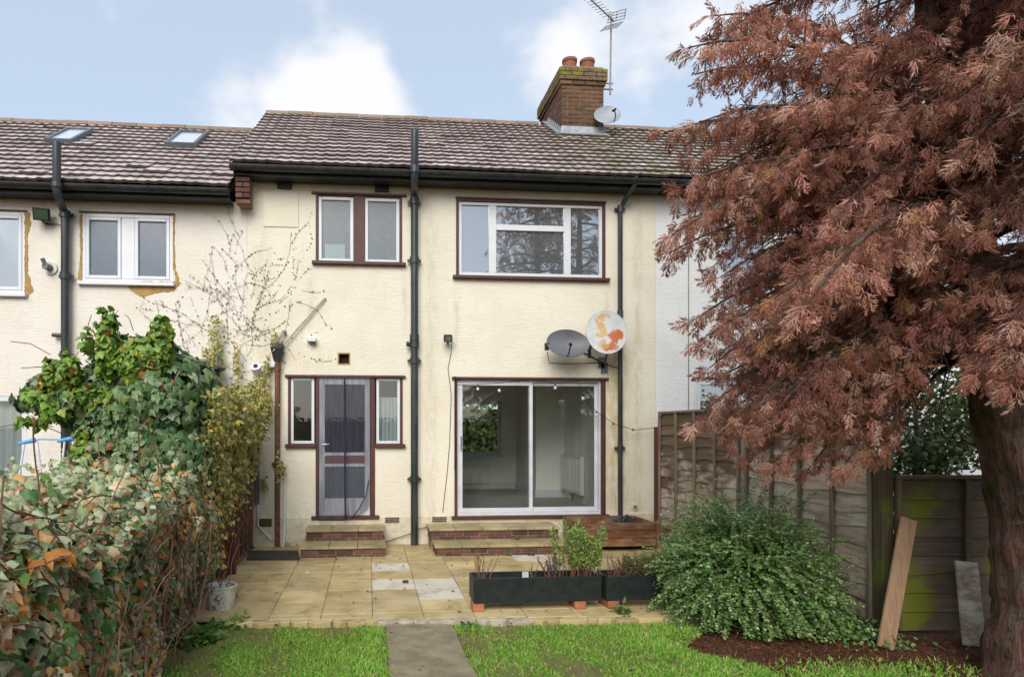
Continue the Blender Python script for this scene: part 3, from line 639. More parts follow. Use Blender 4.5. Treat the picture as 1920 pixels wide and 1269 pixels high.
def roof(parent, xa, ncol, dz, skip=lambda x, row: False, ind_from=0, ind_to=999, xr=None):
    tw = .304; xr = xa + tw * ncol if xr is None else xr
    mb = MB(); e = (EAVE_Y, EZ + dz); rr = (RIDGE_Y, RZ + dz)
    mb.prism([(e[0], e[1] - .02), (rr[0], rr[1] - .02), (BACK + .45, 5.95 + dz), (BACK + .45, 5.85 + dz), (rr[0], rr[1] - .14), (e[0] + .05, e[1] - .10)], 'x', xa + .02, xr - .004)
    ro = mb.build('roof', M['soil'], parent)
    rest = MB()
    for j in range(ROWS):
        t = j * GAUGE; y = EAVE_Y - .03 + t * math.cos(PITCH); z = EZ + dz - .012 + t * math.sin(PITCH)
        for i in range(ncol):
            x = xa + i * tw
            if skip(x + tw/2, j): continue
            jit = (random.uniform(-.006, .005) - (.03 if random.random() < .012 else 0), random.uniform(-.007, .007), random.uniform(-.003, .003) + .006 * math.sin(x * 1.7 + j * .35))
            if ind_from <= i < ind_to:
                place('roof_tile', TILE, ro, (x, y + jit[0], z + jit[2]), (PITCH, jit[1], jit[1] * .6))
            else:
                c_, s_ = math.cos(PITCH), math.sin(PITCH); v = TV.copy(); yy = v[:, 1] * c_ - v[:, 2] * s_; zz = v[:, 1] * s_ + v[:, 2] * c_
                rest.add(np.stack([v[:, 0] + x, yy + y, zz + z + jit[2]], 1).tolist(), TF)
    if rest.v:
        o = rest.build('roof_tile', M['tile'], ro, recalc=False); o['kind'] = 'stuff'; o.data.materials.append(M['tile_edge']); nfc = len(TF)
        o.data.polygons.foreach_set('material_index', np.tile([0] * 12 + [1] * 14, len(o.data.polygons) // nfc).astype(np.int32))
    # ridge
    k = 0; x = xa; rl = .42
    rm = MB(); seg = 8
    prof = [(math.cos(math.pi * q / seg) * .125, math.sin(math.pi * q / seg) * .10) for q in range(seg + 1)] ; inner = [(u * .86, w_ * .84) for u, w_ in reversed(prof)]
    rm.prism(prof + inner, 'x', 0, rl - .008); rme = rm.mesh('ridge_tile', M['ridge'])
    while x < xr - .1:
        if not skip(x + rl/2, ROWS): place('ridge_tile', rme, ro, (x, RIDGE_Y, RZ + dz - .035 + random.uniform(-.006, .006)), (0, 0, random.uniform(-.01, .01)), (min(1, (xr - x) / rl), 1, 1))
        x += rl
    return ro
CH = (3.42, 4.19, 2.02, 3.45)        # chimney stack X0 X1 Y0 Y1
def chim_skip(x, row):
    if row == ROWS: return CH[0] - .12 < x < CH[1] + .12
    y = EAVE_Y + (row + .5) * GAUGE * math.cos(PITCH); return CH[0] + .02 < x < CH[1] - .02 and y > CH[2] + .1
XV = -1.86
main_roof = roof(house, XV, 20, 0, chim_skip)
left_roof = roof(left_house, XV - .02 - .304 * 17, 17, -DROP)
right_roof = roof(right_house, XV + .304 * 20 + .002, 18, 0, ind_to=10)
# eaves: fascia, soffit, gutter
def gutter(parent, xa, xb, dz, yoff=0):
    z = EZ + dz - .025
    mb = MB(); mb.box(xa + .03, xb, EAVE_Y + .085, EAVE_Y + .115, z - .115, z - .0); mb.build('fascia', M['black_gutter'], parent)
    mb = MB(); mb.box(xa + .03, xb, EAVE_Y + .116, -.001 if dz == 0 else -.002, z - .105, z - .09); mb.build('soffit', M['black_gutter'], parent)
    mb = MB(); r = .062; cy = EAVE_Y + .012; n = 12
    out_ = [(cy + r * math.cos(a), z - .012 + r * math.sin(a) * 1.15) for a in [math.pi + math.pi * k / n for k in range(n + 1)]]; inn = [(cy + (r - .006) * math.cos(a), z - .012 + (r - .006) * math.sin(a) * 1.15) for a in [2 * math.pi - math.pi * k / n for k in range(n + 1)]]
    mb.prism(out_ + inn, 'x', xa, xb); go = autosmooth(mb.build('gutter', M['black_gutter'], parent))
    x = xa + .7
    while x < xb:
        m = MB(); m.tube([(x, cy + .063, z - .01), (x, cy, z - .088), (x, cy - .063, z - .01)], .012, 6); m.build('gutter_bracket', M['black_gutter'], go); x += 1.15
gutter(house, XV, XV + 6.08, 0); gutter(left_house, XV - .02 - .304 * 17, XV - .02, -DROP); gutter(right_house, XV + 6.082, XV + 11.5, 0)
for (px, w_) in ((533, .20), (716, .20)):        # dark timber ends under the soffit
    p = W(px, 338, -.06); mb = MB(); mb.box(p.x - w_/2, p.x + w_/2, -.045, -.001, 5.0, 5.085); mb.build('rafter_end', M['black_gutter'], house, bevel=.004)
# brick corbel at the step between the two roofs
bx0, bx1 = W(443, 360, -.2).x, W(470, 360, -.2).x
def brickmesh(l, w, h, mat): m = MB(); m.box(-l/2, l/2, -w/2, w/2, -h/2, h/2); return m.mesh('brick', mat, bevel=.004)
mb = MB(); mb.box(bx0 + .008, bx1 - .008, -.16, .05, 4.712, 5.06); cb = mb.build('corbel', M['mortar'], house)
BH = brickmesh((bx1 - bx0) / 2 - .006, .10, .06, M['brick']); BF = brickmesh(bx1 - bx0, .10, .06, M['brick'])
for k in range(5):
    z = 4.735 + k * .072; yb = -.215 if k else -.185
    if k % 2 == 0: place('brick', BF, cb, ((bx0 + bx1) / 2, yb, z))
    else:
        for s_ in (-1, 1): place('brick', BH, cb, ((bx0 + bx1) / 2 + s_ * ((bx1 - bx0) / 4 + .001), yb, z))

# chimney
cx0, cx1, cy0, cy1 = CH
CT = 8.13
mb = MB(); mb.box(cx0 + .012, cx1 - .012, cy0 + .012, cy1 - .012, 6.2, CT - .02); chim = mb.build('chimney', M['mortar'], house)
BL = {}
def chim_course(z, ov, mat, shift, h=.064):
    x0, x1, y0, y1 = cx0 - ov, cx1 + ov, cy0 - ov, cy1 + ov; d = .1
    def run(a, b, fixed, axis):
        x = a - (0 if not shift else .1125); 
        while x < b - .01:
            s0, s1 = max(a, x), min(b, x + .215)
            if s1 - s0 > .03:
                key = (round(s1 - s0, 3), axis, mat.name)
                if key not in BL:
                    l = s1 - s0; m = MB()
                    m.box(-l/2, l/2, -d/2, d/2, -h/2, h/2) if axis == 'x' else m.box(-d/2, d/2, -l/2, l/2, -h/2, h/2)
                    BL[key] = m.mesh('brick', mat, bevel=.004)
                jit = random.uniform(-.003, .003)
                loc = ((s0 + s1) / 2, fixed + jit, z) if axis == 'x' else (fixed + jit, (s0 + s1) / 2, z)
                place('brick', BL[key], chim, loc)
            x += .225
    run(x0, x1, y0 + d/2, 'x'); run(y0 + d + .01, y1, x0 + d/2, 'y')
    if ov > .03 or True: run(y0 + d + .01, y1, x1 - d/2, 'y')
zc = 6.90; k = 0
while zc < 7.80: chim_course(zc, 0, M['chim_brick'], k % 2); zc += .075; k += 1
chim_course(zc, .028, M['chim_brick'], k % 2); zc += .075; k += 1
for q in range(3): chim_course(zc, .055, M['moss_brick'], (k + q) % 2); zc += .072
CTOP = zc - .036
mb = MB(); mb.box(cx0 - .03, cx1 + .03, cy0 - .03, cy1 + .03, CTOP - .03, CTOP + .012); mb.build('flaunching', M['moss_brick'], chim)
def pot(x, y, parent):
    mb = MB(); mb.lathe([(.135, 0), (.13, .14), (.122, .24), (.137, .26), (.137, .305), (.11, .305), (.10, .05), (0.001, .05)], (x, y, CTOP + .006), 20); return autosmooth(mb.build('chimney_pot', M['terracotta'], parent))
for px in (1068, 1101): p = W(px, 112, cy0 + .28); pot(p.x, cy0 + .28, chim)
# lead apron and stepped soakers
mb = MB(); zf = EZ + (cy0 - EAVE_Y) * math.tan(PITCH)
mb.box(cx0 - .01, cx1 + .03, cy0 - .012, cy0 - .004, zf + .01, zf + .17); mb.obox(((cx0 + cx1) / 2, cy0 - .07, zf + .02), (1, 0, 0), (0, math.cos(PITCH), math.sin(PITCH)), (0, -math.sin(PITCH), math.cos(PITCH)), (cx1 - cx0) / 2 + .06, .08, .006)
mb.build('lead_apron', M['lead'], chim)
mb = MB()
for k in range(8):
    y = cy0 + k * .11; z = EZ + (y - EAVE_Y) * math.tan(PITCH)
    mb.box(cx0 - .014, cx0 - .004, y, y + .12, z + .02, z + .16); mb.obox((cx0 - .06, y + .055, z + .055 + .04), (1, 0, 0), (0, math.cos(PITCH), math.sin(PITCH)), (0, -math.sin(PITCH), math.cos(PITCH)), .055, .07, .004)
mb.build('stepped_flashing', M['lead'], chim)

# skylights in the left roof
def skylight(p0, p1, p2, p3):
    c = [None] * 4
    for i, (px, py) in enumerate((p0, p1, p2, p3)):
        # intersect with left roof plane
        r = pixdir(px, py); tn = math.tan(PITCH); z_at = lambda P: EZ - DROP + .05 + (P.y - EAVE_Y) * tn
        t = (EZ - DROP + .05 + (CAM.y - EAVE_Y) * tn - CAM.z) / (r.z - r.y * tn); c[i] = CAM + r * t
    xa, xb = (c[0].x + c[3].x) / 2, (c[1].x + c[2].x) / 2; ya, yb = (c[0].y + c[1].y) / 2, (c[2].y + c[3].y) / 2
    xc_, yc_ = (xa + xb) / 2, (ya + yb) / 2; hx, hl = (xb - xa) / 2, (yb - ya) / 2 / math.cos(PITCH)
    z = EZ - DROP + .045 + (yc_ - EAVE_Y) * math.tan(PITCH); C_ = Vector((xc_, yc_, z)); ay = Vector((0, math.cos(PITCH), math.sin(PITCH))); az = Vector((0, -math.sin(PITCH), math.cos(PITCH)))
    mb = MB(); fw = .05
    for s_ in (-1, 1):
        mb.obox(C_ + Vector((s_ * (hx - fw/2), 0, 0)) + az * .03, (1,0,0), ay, az, fw/2, hl, .045); mb.obox(C_ + ay * s_ * (hl - fw/2) + az * .03, (1,0,0), ay, az, hx - fw, fw/2, .044)
    o = mb.build('skylight', M['grey_plastic'], left_house)
    g = MB(); g.obox(C_ + az * .045, (1,0,0), ay, az, hx - fw, hl - fw, .004); g.build('pane', SKYGL, o)
SKYGL = simple('skylight_glass', (.62, .66, .70), (.58, .62, .66), 3, .08, spec=.9)
skylight((88, 269), (138, 270), (178, 248), (120, 248)); skylight((313, 276), (372, 277), (390, 253), (330, 254))

# ------------------------------------------------------------------ rain and waste pipes
def pipe_run(parent, name, pts, r, mat, collars, brackets=()):
    mb = MB(); mb.tube(pts, r, 14); o = autosmooth(mb.build(name, mat, parent))
    for z in collars:
        y = pts[-1][1]; x = pts[-1][0]; m = MB(); m.tube([(x, y, z - .05), (x, y, z - .045), (x, y, z + .045), (x, y, z + .05)], [r * 1.12, r * 1.28, r * 1.28, r * 1.12], 14); c_ = autosmooth(m.build('collar', mat, o))
        if z in brackets:
            m = MB(); m.box(x - r - .045, x + r + .045, y + r * .4, y + r * .9, z - .02, z + .02); m.build('ear', mat, o)
    return o
p = W(777, 600, -.09); zt = W(777, 248, -.42).z
X = p.x; xt = W(777, 300, -.42).x
Z = lambda py, Y=-.09: W(777, py, Y).z
pipe_run(house, 'soil_pipe', [(xt, -.47, zt), (xt, -.47, Z(335, -.47)), (xt - .005, -.44, Z(345, -.45)), (X, -.12, Z(362)), (X, -.09, Z(368)), (X, -.09, 0)], .052, M['black_pipe'], [Z(378), Z(488), Z(633), Z(646), Z(676), Z(898)], [Z(378), Z(488), Z(676), Z(898)])
mb = MB(); mb.tube([(xt, -.47, Z(325, -.47)), (xt, -.47, Z(312, -.47))], .066, 14); autosmooth(mb.build('collar', M['black_pipe'], house))
mb = MB(); mb.tube([(X - .04, -.09, Z(647)), (X - .10, -.1, Z(645)), (X - .115, -.1, Z(645))], .034, 12); autosmooth(mb.build('access_cap', M['black_pipe'], house))
p = W(1163, 700, -.06); q = W(1193, 335, EAVE_Y); X = p.x; Z = lambda py, Y=-.06: W(1163, py, Y).z
pipe_run(house, 'downpipe', [(q.x, EAVE_Y + .01, q.z + .06), (q.x, EAVE_Y + .01, q.z - .03), (q.x - .02, EAVE_Y + .05, q.z - .10), (X + .04, -.10, Z(380)), (X, -.06, Z(392)), (X, -.06, .02)], .034, M['black_pipe'], [Z(392), Z(588), Z(840)], [Z(392), Z(840)])
# left house soil pipe
Z = lambda py, Y=-.09: W(122, py, Y).z
X = W(122, 600, -.09).x; xt = W(107, 320, -.45).x; zt = W(107, 268, -.45).z
pipe_run(left_house, 'soil_pipe', [(xt, -.46, zt), (xt, -.46, W(107, 358, -.46).z), (xt + .01, -.43, W(107, 370, -.45).z), (X - .01, -.13, Z(392)), (X, -.09, Z(402)), (X, -.09, 0)], .052, M['grey_plastic'] if False else M['black_pipe'], [Z(402), Z(517), Z(665)], [Z(402), Z(517), Z(665)])
mb = MB(); mb.tube([(xt, -.46, W(107, 352, -.46).z), (xt, -.46, W(107, 343, -.46).z)], .066, 14); autosmooth(mb.build('collar', M['black_pipe'], left_house))
# rusty waste pipe with hopper, at the corner
X = W(520, 800, -.07).x; Z = lambda py, Y=-.07: W(520, py, Y).z
pipe_run(house, 'waste_pipe', [(X, -.07, Z(660)), (X, -.07, .0)], .036, M['rust_pipe'], [Z(870), Z(690)], [Z(870)])
mb = MB(); zt, zb = Z(645), Z(672); mb.add([(X-.085,-.15,zt),(X+.085,-.15,zt),(X+.085,-.005,zt),(X-.085,-.005,zt),(X-.085,-.15,zt-.06),(X+.085,-.15,zt-.06),(X+.085,-.005,zt-.06),(X-.085,-.005,zt-.06),(X-.045,-.11,zb-.04),(X+.045,-.11,zb-.04),(X+.045,-.02,zb-.04),(X-.045,-.02,zb-.04)],
    [(3,2,1,0),(0,1,5,4),(1,2,6,5),(2,3,7,6),(3,0,4,7),(4,5,9,8),(5,6,10,9),(6,7,11,10),(7,4,8,11),(8,9,10,11)]); mb.build('hopper', M['black_gutter'], house, bevel=.006)
a = W(608, 560, -.04); b_ = W(533, 645, -.05); mb = MB(); mb.tube([(a.x + .015, .03, a.z + .01), (a.x + .01, -.03, a.z + .008), (a.x - .02, -.04, a.z - .02), (b_.x, -.06, b_.z)], .013, 10); autosmooth(mb.build('waste_branch', M['pale_pipe'], house))
a = W(531, 622, -.09); b_ = W(516, 645, -.09); mb = MB(); mb.tube([(a.x + .02, .0, a.z - .03), (a.x + .02, -.06, a.z - .0), (a.x, -.09, a.z + .02), (b_.x, -.09, b_.z - .02)], .020, 10); autosmooth(mb.build('waste_branch', M['pale_pipe'], house))
a = W(534, 885, -.04); mb = MB(); mb.tube([(a.x, -.04, a.z), (a.x - .01, -.05, .12), (a.x - .02, -.06, .0)], .021, 10); autosmooth(mb.build('overflow_pipe', M['white_pipe'], house))
a = W(482, 860, -.04); b_ = W(482, 945, -.04); mb = MB(); mb.box(a.x - .03, a.x + .03, -.06, -.001, b_.z, a.z + .35); mb.build('grey_conduit', M['grey_plastic'], house, bevel=.006)
c_ = W(483, 985, -.05); d_ = W(510, 1012, -.05); mb = MB(); mb.tube([(a.x + .015, -.05, b_.z), (a.x + .015, -.05, c_.z), (d_.x, -.06, d_.z)], .014, 10); autosmooth(mb.build('overflow_pipe', M['white_pipe'], house))

# ------------------------------------------------------------------ steps
def steps(name, label, lo, up, zs):
    t = thing(name, label, 'steps', ((lo[0] + lo[1]) / 2, lo[2], 0)); 
    for (x0, x1, yf, yb, z0, z1) in ((*lo, 0.0, zs[0]), (*up, 0.0, zs[1])):
        zb = z0 if z0 else 0
        core = MB(); core.box(x0 + .012, x1 - .012, yf + .012, yb, 0, z1 - .035); co = core.build('riser', M['mortar_pale'], t)
        base = 0.0 if (x0, x1, yf, yb) == tuple(lo) else zs[0]
        hgt = z1 - .035 - base; courses = [(base + hgt * .36, hgt * .50 if False else .062), ] 
        zc = z1 - .035 - .005 - .031; kk = 0
        while zc > base - .01:
            h = .062
            x = x0 - (.11 if kk % 2 else 0)
            while x < x1 - .01:
                s0, s1 = max(x0, x), min(x1, x + .215)
                if s1 - s0 > .03:
                    key = ('st', round(s1 - s0, 3))
                    if key not in BL: BL[key] = brickmesh(s1 - s0, .1, h, M['brick'])
                    place('brick', BL[key], co, ((s0 + s1) / 2, yf + .05 + random.uniform(-.003, .003), zc))
                x += .225
            y = yf + .11
            while y < yb - .05:
                s1 = min(yb - .03, y + .215); key = ('sd', round(s1 - y, 3))
                if key not in BL: m = MB(); m.box(-.05, .05, -(s1-y)/2, (s1-y)/2, -h/2, h/2); BL[key] = m.mesh('brick', M['brick'], bevel=.004)
                for xx in (x0 + .05, x1 - .05): place('brick', BL[key], co, (xx, (y + s1) / 2, zc))
                y += .225
            zc -= .072; kk += 1
        n = max(1, round((x1 - x0 + .04) / .36)); wv = (x1 - x0 + .04) / n
        for k in range(n):
            m = MB(); m.box(x0 - .02 + wv * k + .003, x0 - .02 + wv * (k + 1) - .003, yf - .02, yb - .003, z1 - .034, z1 + random.uniform(-.002, .002)); m.build('tread_slab', M['tread'], t, bevel=.004)
    return t
steps('door_steps', 'two brick steps with slab treads under the netted back door', (-.87, .20, -.86, -.025), (-.84, .19, -.44, -.026), (.137, .29))
steps('patio_steps', 'two wide brick steps below the sliding patio door', (.86, 2.62, -.92, -.025), (.83, 2.60, -.50, -.026), (.137, .29))

# ------------------------------------------------------------------ left house details
lx0 = XV - .02 - .304 * 17 + .02
RW1 = rect(153, 401, 325, 530); RW2 = rect(-95, 395, 48, 550); RD = rect(-170, 742, 50, 1010)
wall_holes('wall', lx0, XL - .004, 0, 4.80, [RW1, RW2, (RD[0], RD[1], .12, RD[3])], .006, .26, M['pale'], left_house)
def two_light(r, parent, mats, split=True):
    x0, x1, z0, z1 = r; xm = (x0 + x1) / 2 if split else None
    f = MB(); f.frame(x0 + .002, x1 - .002, z0 + .002, z1 - .002, .05, .01, .08)
    if split: f.box(xm - .09, xm + .09, .012, .078, z0 + .053, z1 - .053)
    o = f.build('window', M['upvc'], parent, bevel=.006)
    m = MB(); m.box(x0 - .04, x1 + .02, -.06, .008, z0 - .045, z0 + .004); m.build('sill', M['upvc'], o, bevel=.006)
    m = MB(); m.box(x0 - .03, x1 + .02, -.012, .005, z1, z1 + .02); m.build('lintel_trim', M['fence_brown'], o)
    for (a, b_), mt in zip((((x0 + .05, xm - .09), (xm + .09, x1 - .05)) if split else ((x0 + .05, x1 - .05),)), mats):
        c = MB(); c.frame(a + .002, b_ - .002, z0 + .052, z1 - .052, .045, .002, .06); c.build('casement', M['upvc'], o, bevel=.006); pane(a + .045, b_ - .045, z0 + .095, z1 - .095, .035, mt, o)
two_light(RW1, left_house, (M['frost_blue'], M['frost_blue'])); two_light(RW2, left_house, (M['glass_refl'],), False)
x0, x1, z1 = RD[0], RD[1], RD[3]
f = MB(); f.frame(x0 + .002, x1 - .002, .122, z1 - .002, .07, .01, .09); f.box((x0 + x1) / 2 - .05, (x0 + x1) / 2 + .05, .012, .088, .19, z1 - .07); o = f.build('patio_door', M['upvc'], left_house, bevel=.005)
for a, b_ in ((x0 + .07, (x0 + x1) / 2 - .05), ((x0 + x1) / 2 + .05, x1 - .07)): pane(a, b_, .19, z1 - .07, .05, M['glass'], o)
mb = MB(); n = 60
mb.add([(x0 + .05 + (x1 - x0 - .1) * k / n, .17 + .02 * math.sin(k * 1.1), zz) for zz in (.15, z1 - .05) for k in range(n + 1)], [(k, k + 1, n + 2 + k, n + 1 + k) for k in range(n)]); mb.build('curtain', M['net_curtain'], o, smooth=True, recalc=False)
# rooms behind (dark interior shell)
mb = MB(); mb.box(lx0, XL - .13, BACK - .2, BACK, 0, 5.6); mb.box(lx0, XL - .13, .27, BACK - .2, 2.6, 2.75); mb.box(lx0, lx0 + .1, .27, BACK - .2, 0, 5.3); mb.build('rear_wall', M['plaster'], left_house)
mb = MB(); mb.box(lx0, XL - .13, .27, BACK - .2, -.05, .12); mb.build('floor', M['carpet'], left_house)
# bare ochre render round the replaced windows
def patch(parent, pts, y, amp=2.0):
    P = []
    m = len(pts)
    for i in range(m):
        a, b_ = pts[i], pts[(i + 1) % m]; k = max(2, int(math.hypot(b_[0]-a[0], b_[1]-a[1]) / 4))
        for q in range(k): t = q / k; P.append((a[0] + (b_[0]-a[0]) * t + random.uniform(-amp, amp) * .6, a[1] + (b_[1]-a[1]) * t + random.uniform(-amp, amp) * .6))
    poly = [(W(x, y_, y).x, W(x, y_, y).z) for x, y_ in P]
    mb = MB(); mb.prism(poly, 'y', y, .0055); return mb.build('bare_render_patch', M['ochre'], parent)
patch(left_house, [(232, 528), (330, 528), (326, 505), (333, 512), (338, 532), (325, 545), (290, 550), (265, 556), (245, 545)], -.001)
patch(left_house, [(149, 402), (154, 402), (153, 528), (146, 522), (150, 480)], -.001, 1.5)
patch(left_house, [(324, 404), (328, 404), (327, 460), (329, 505), (324, 505)], -.0015, 1)
patch(left_house, [(46, 395), (56, 398), (58, 420), (52, 440), (52, 510), (62, 545), (52, 556), (46, 550)], -.001)
r = rect(365, 367, 396, 383); mb = MB(); mb.box(r[0], r[1], -.003, .005, r[2], r[3]); ab = mb.build('air_brick', M['pale'], left_house); g = MB()
for i in range(7):
    for j in range(3): xx = r[0] + (r[1]-r[0]) * (i + .5) / 7; zz = r[2] + (r[3]-r[2]) * (j + .5) / 3; g.box(xx - .008, xx + .008, -.0045, -.0035, zz - .009, zz + .009)
g.build('vent_slot', M['dark_hole'], ab)
p = W(95, 503); mb = MB(); mb.tube([(p.x, -.005, p.z), (p.x, -.02, p.z)], .09, 20); vo = mb.build('flue_vent', M['white_pipe'], left_house); mb = MB(); mb.tube([(p.x, -.02, p.z), (p.x - .02, -.12, p.z + .0)], .045, 14); mb.tube([(p.x - .02, -.10, p.z + .02), (p.x - .05, -.12, p.z + .10)], .028, 10); mb.build('flue_pipe', M['metal'], vo)
p = W(110, 628, -.06); mb = MB(); mb.tube([(p.x - .08, -.06, p.z), (p.x + .06, -.06, p.z - .005)], .028, 10); mb.build('vent_stub', M['black_pipe'], left_house)
r = rect(145, 866, 190, 880); mb = MB(); mb.box(r[0], r[1] + .6, -.06, .004, r[2], r[3]); mb.build('low_sill', M['upvc'], left_house)

# right house
RWR = rect(1302, 710, 1500, 830); RWR2 = (5.2, 6.9, 3.4, 4.6); xrr = XV + 11.5
wall_holes('wall', XR + .004, xrr, -.05, WALL_TOP, [RWR, RWR2], .004, .26, M['white_render'], right_house)
two_light(RWR, right_house, (M['glass_refl'], M['glass_refl'])); two_light(RWR2, right_house, (M['glass_refl'], M['glass_refl']))
mb = MB(); mb.box(XR + .004, xrr, BACK - .2, BACK, 0, 5.6); mb.box(XR + .1, xrr - .1, .27, BACK - .2, 2.6, 2.75); mb.box(xrr - .1, xrr, .27, BACK - .2, 0, 5.3); mb.build('rear_wall', M['plaster'], right_house)
mb = MB(); q = W(1291, 600); mb.tube([(q.x, -.004, 4.9), (q.x, -.004, 1.0)], .006, 6); mb.build('cable', M['mortar_pale'], right_house)

# ------------------------------------------------------------------ things fixed to the houses
def dish(name, label, c, nrm, roll, rx, ry, depth, mat, foot, mast_mat, lnb=True, group='satellite dishes'):
    c = Vector(c); nrm = Vector(nrm).normalized(); up = Vector((0, 0, 1)); u = up.cross(nrm).normalized(); v = nrm.cross(u)
    u2 = u * math.cos(roll) + v * math.sin(roll); v2 = -u * math.sin(roll) + v * math.cos(roll)
    t = thing(name, label, 'satellite dish', (c.x, foot[1], min(c.z - ry, foot[2])), group)
    nr, na = 8, 36; vs = []; fs = []
    for side, off in ((0, 0), (1, -.010)):
        for i in range(nr + 1):
            q = i / nr
            for k in range(na):
                a = 2 * math.pi * k / na; vs.append(c + u2 * (rx * q * math.cos(a)) + v2 * (ry * q * math.sin(a)) - nrm * (depth * (1 - q * q)) + nrm * off)
    m = (nr + 1) * na
    for s_ in (0, 1):
        for i in range(nr):
            for k in range(na):
                f = (s_*m + i*na+k, s_*m + i*na+(k+1) % na, s_*m + (i+1)*na+(k+1) % na, s_*m + (i+1)*na+k); fs.append(f if s_ == 0 else f[::-1])
    fs += [(nr*na+k, nr*na+(k+1) % na, m+nr*na+(k+1) % na, m+nr*na+k) for k in range(na)]
    mb = MB(); mb.add(vs, fs); autosmooth(mb.build('reflector', mat, t, recalc=False), 50)
    mb = MB(); mb.tube([c + u2*rx*math.cos(2*math.pi*k/36) + v2*ry*math.sin(2*math.pi*k/36) - nrm*.004 for k in range(37)], .007, 6, False); mb.build('rim', mat, t, smooth=True)
    back = c - nrm * (depth + .01)
    mb = MB(); mb.obox(back - nrm * .03, u2, v2, nrm, .06, .05, .03); mb.build('back_plate', mast_mat, t)
    F = Vector(foot); mb = MB(); mb.tube([back - nrm * .05, Vector((back.x*.4+F.x*.6, (back - nrm*.05).y*.7+F.y*.3, back.z*.4+F.z*.6)), F], .016, 10); mb.build('mast', mast_mat, t, smooth=True)
    mb = MB(); mb.box(F.x - .05, F.x + .05, F.y - .0, F.y + .012, F.z - .08, F.z + .08); mb.build('foot_plate', mast_mat, t)
    if lnb:
        b0 = c - v2 * ry * .98; tip = c - v2 * ry * .62 + nrm * rx * .75
        mb = MB(); mb.tube([b0, b0 * .5 + tip * .5 - v2 * .04, tip], .010, 8); mb.build('arm', M['black_plastic'], t)
        mb = MB(); d = (c - tip).normalized(); mb.tube([tip - d * .03, tip + d * .03, tip + d * .035, tip + d * .055], [.018, .018, .024, .024], 12); mb.build('feed_horn', M['black_plastic'], t)
    return t
p = W(1065, 643, -.36)
dish('satellite_dish', 'grey oval satellite dish left of the rusty dish above patio door', p, (-.10, -.95, .30), R(-6), .295, .205, .07, M['dish_grey'], (W(1128, 680).x, -.012, W(1128, 680).z), M['metal'])
p = W(1137, 622, -.36)
dish('satellite_dish', 'white satellite dish with orange rust stains beside the downpipe', p, (-.38, -.88, .28), R(16), .27, .335, .05, M['rust_dish'], (W(1133, 690).x, -.012, W(1133, 690).z), M['metal'], False)
ch = W(1139, 215, cy0 - .12)
dish('satellite_dish', 'pale grey satellite dish bracketed to the brick chimney', ch, (-.05, -.92, .42), R(28), .25, .20, .06, M['dish_light'], (cx1 - .06, cy0 - .012, W(1105, 230, cy0).z), M['metal'])
ly = MB(); a = W(1026, 650, -.3); ly.box(a.x - .035, a.x + .02, -.33, -.28, a.z - .05, a.z + .05); a = W(1105, 655, -.3); ly.tube([a, a + Vector((.01, .02, -.12))], .025, 10); ly.tube([a + Vector((0, 0, .06)), a], .035, 10)
ly.tube([W(1026, 660, -.28), W(1030, 680, -.05), W(1060, 682, -.02), W(1130, 680, -.02), W(1158, 690, -.02)], .006, 6)
tag(ly.build('dish_cable', M['black_plastic']), 'black cable and connectors looping under the grey wall dish', 'cable')
# aerial
mx = cx1 + .10; my = cy0 + .3; zt = W(1147, 38, my).z; zb = W(1141, 178, my).z; mx = W(1144, 120, my).x
t = thing('television_aerial', 'tall roof aerial with slanting boom fixed beside the chimney', 'aerial', (mx, my, zb))
mb = MB(); mb.tube([(mx, my, zb), (mx + .02, my, zt + .05)], .016, 8); mb.build('mast', M['metal'], t)
for zz in (W(1141, 157, my).z, W(1141, 168, my).z): mb = MB(); mb.box(cx1 - .02, mx + .05, my - .012, my + .012, zz - .01, zz + .01); mb.build('bracket', M['metal'], t)
b0 = Vector((mx + .08, my, zt - .03)); b1 = W(1095, -12, my - .35)
mb = MB(); mb.tube([b0, b1], .012, 6); mb.build('boom', M['metal'], t)
bd = (b1 - b0).normalized(); pr = Vector((.25, .95, .12)); pr = (pr - bd * pr.dot(bd)).normalized(); qd = bd.cross(pr)
for k in range(9):
    c = b0.lerp(b1, .22 + k * .085); mb = MB(); mb.tube([c - pr * .17, c + pr * .17], .005, 5); mb.build('director', M['metal'], t)
mb = MB()
for s_ in (-1, 1):
    for k in range(4): o_ = b0 - bd * .02 + qd * s_ * (.03 + .045 * k) + bd * .02 * k; mb.tube([o_ - pr * .26, o_ + pr * .26], .006, 5)
    for e_ in (-1, 0, 1): o_ = b0 - bd * .02 + pr * .24 * e_; mb.tube([o_ + qd * s_ * .03, o_ + qd * s_ * .165 + bd * .06], .006, 5)
mb.build('reflector_grid', M['metal'], t)
# floodlights, camera, sensors
def flood(label, px, py, w, h, mat, rot=0, Y=-.14):
    c = W(px, py, Y); t = thing('floodlight', label, 'floodlight', (c.x, -.01, c.z - h), 'floodlights on the walls')
    mb = MB(); ax = Vector((math.cos(rot), math.sin(rot), 0)); az = Vector((math.sin(rot) * .3, -.3 * math.cos(rot), .95)).normalized(); ay = az.cross(ax)
    mb.obox(c, ax, ay, az, w/2, .04, h/2); mb.build('housing', M['black_plastic'], t, bevel=.008)
    mb = MB(); mb.obox(c - ay * .045 if ay.y > 0 else c + ay * .045, ax, ay, az, w/2 - .015, .004, h/2 - .015); mb.build('lamp_glass', mat, t)
    mb = MB(); mb.tube([c + Vector((0, .02, -h/2)), c + Vector((.01, .10, -h/2 - .02)), (c.x + .01, -.005, c.z - h/2 - .0)], .014, 8); mb.build('bracket', M['black_plastic'], t); return t
flood('small black floodlight on wall left of the grey dish', 840, 634, .12, .10, M['metal'])
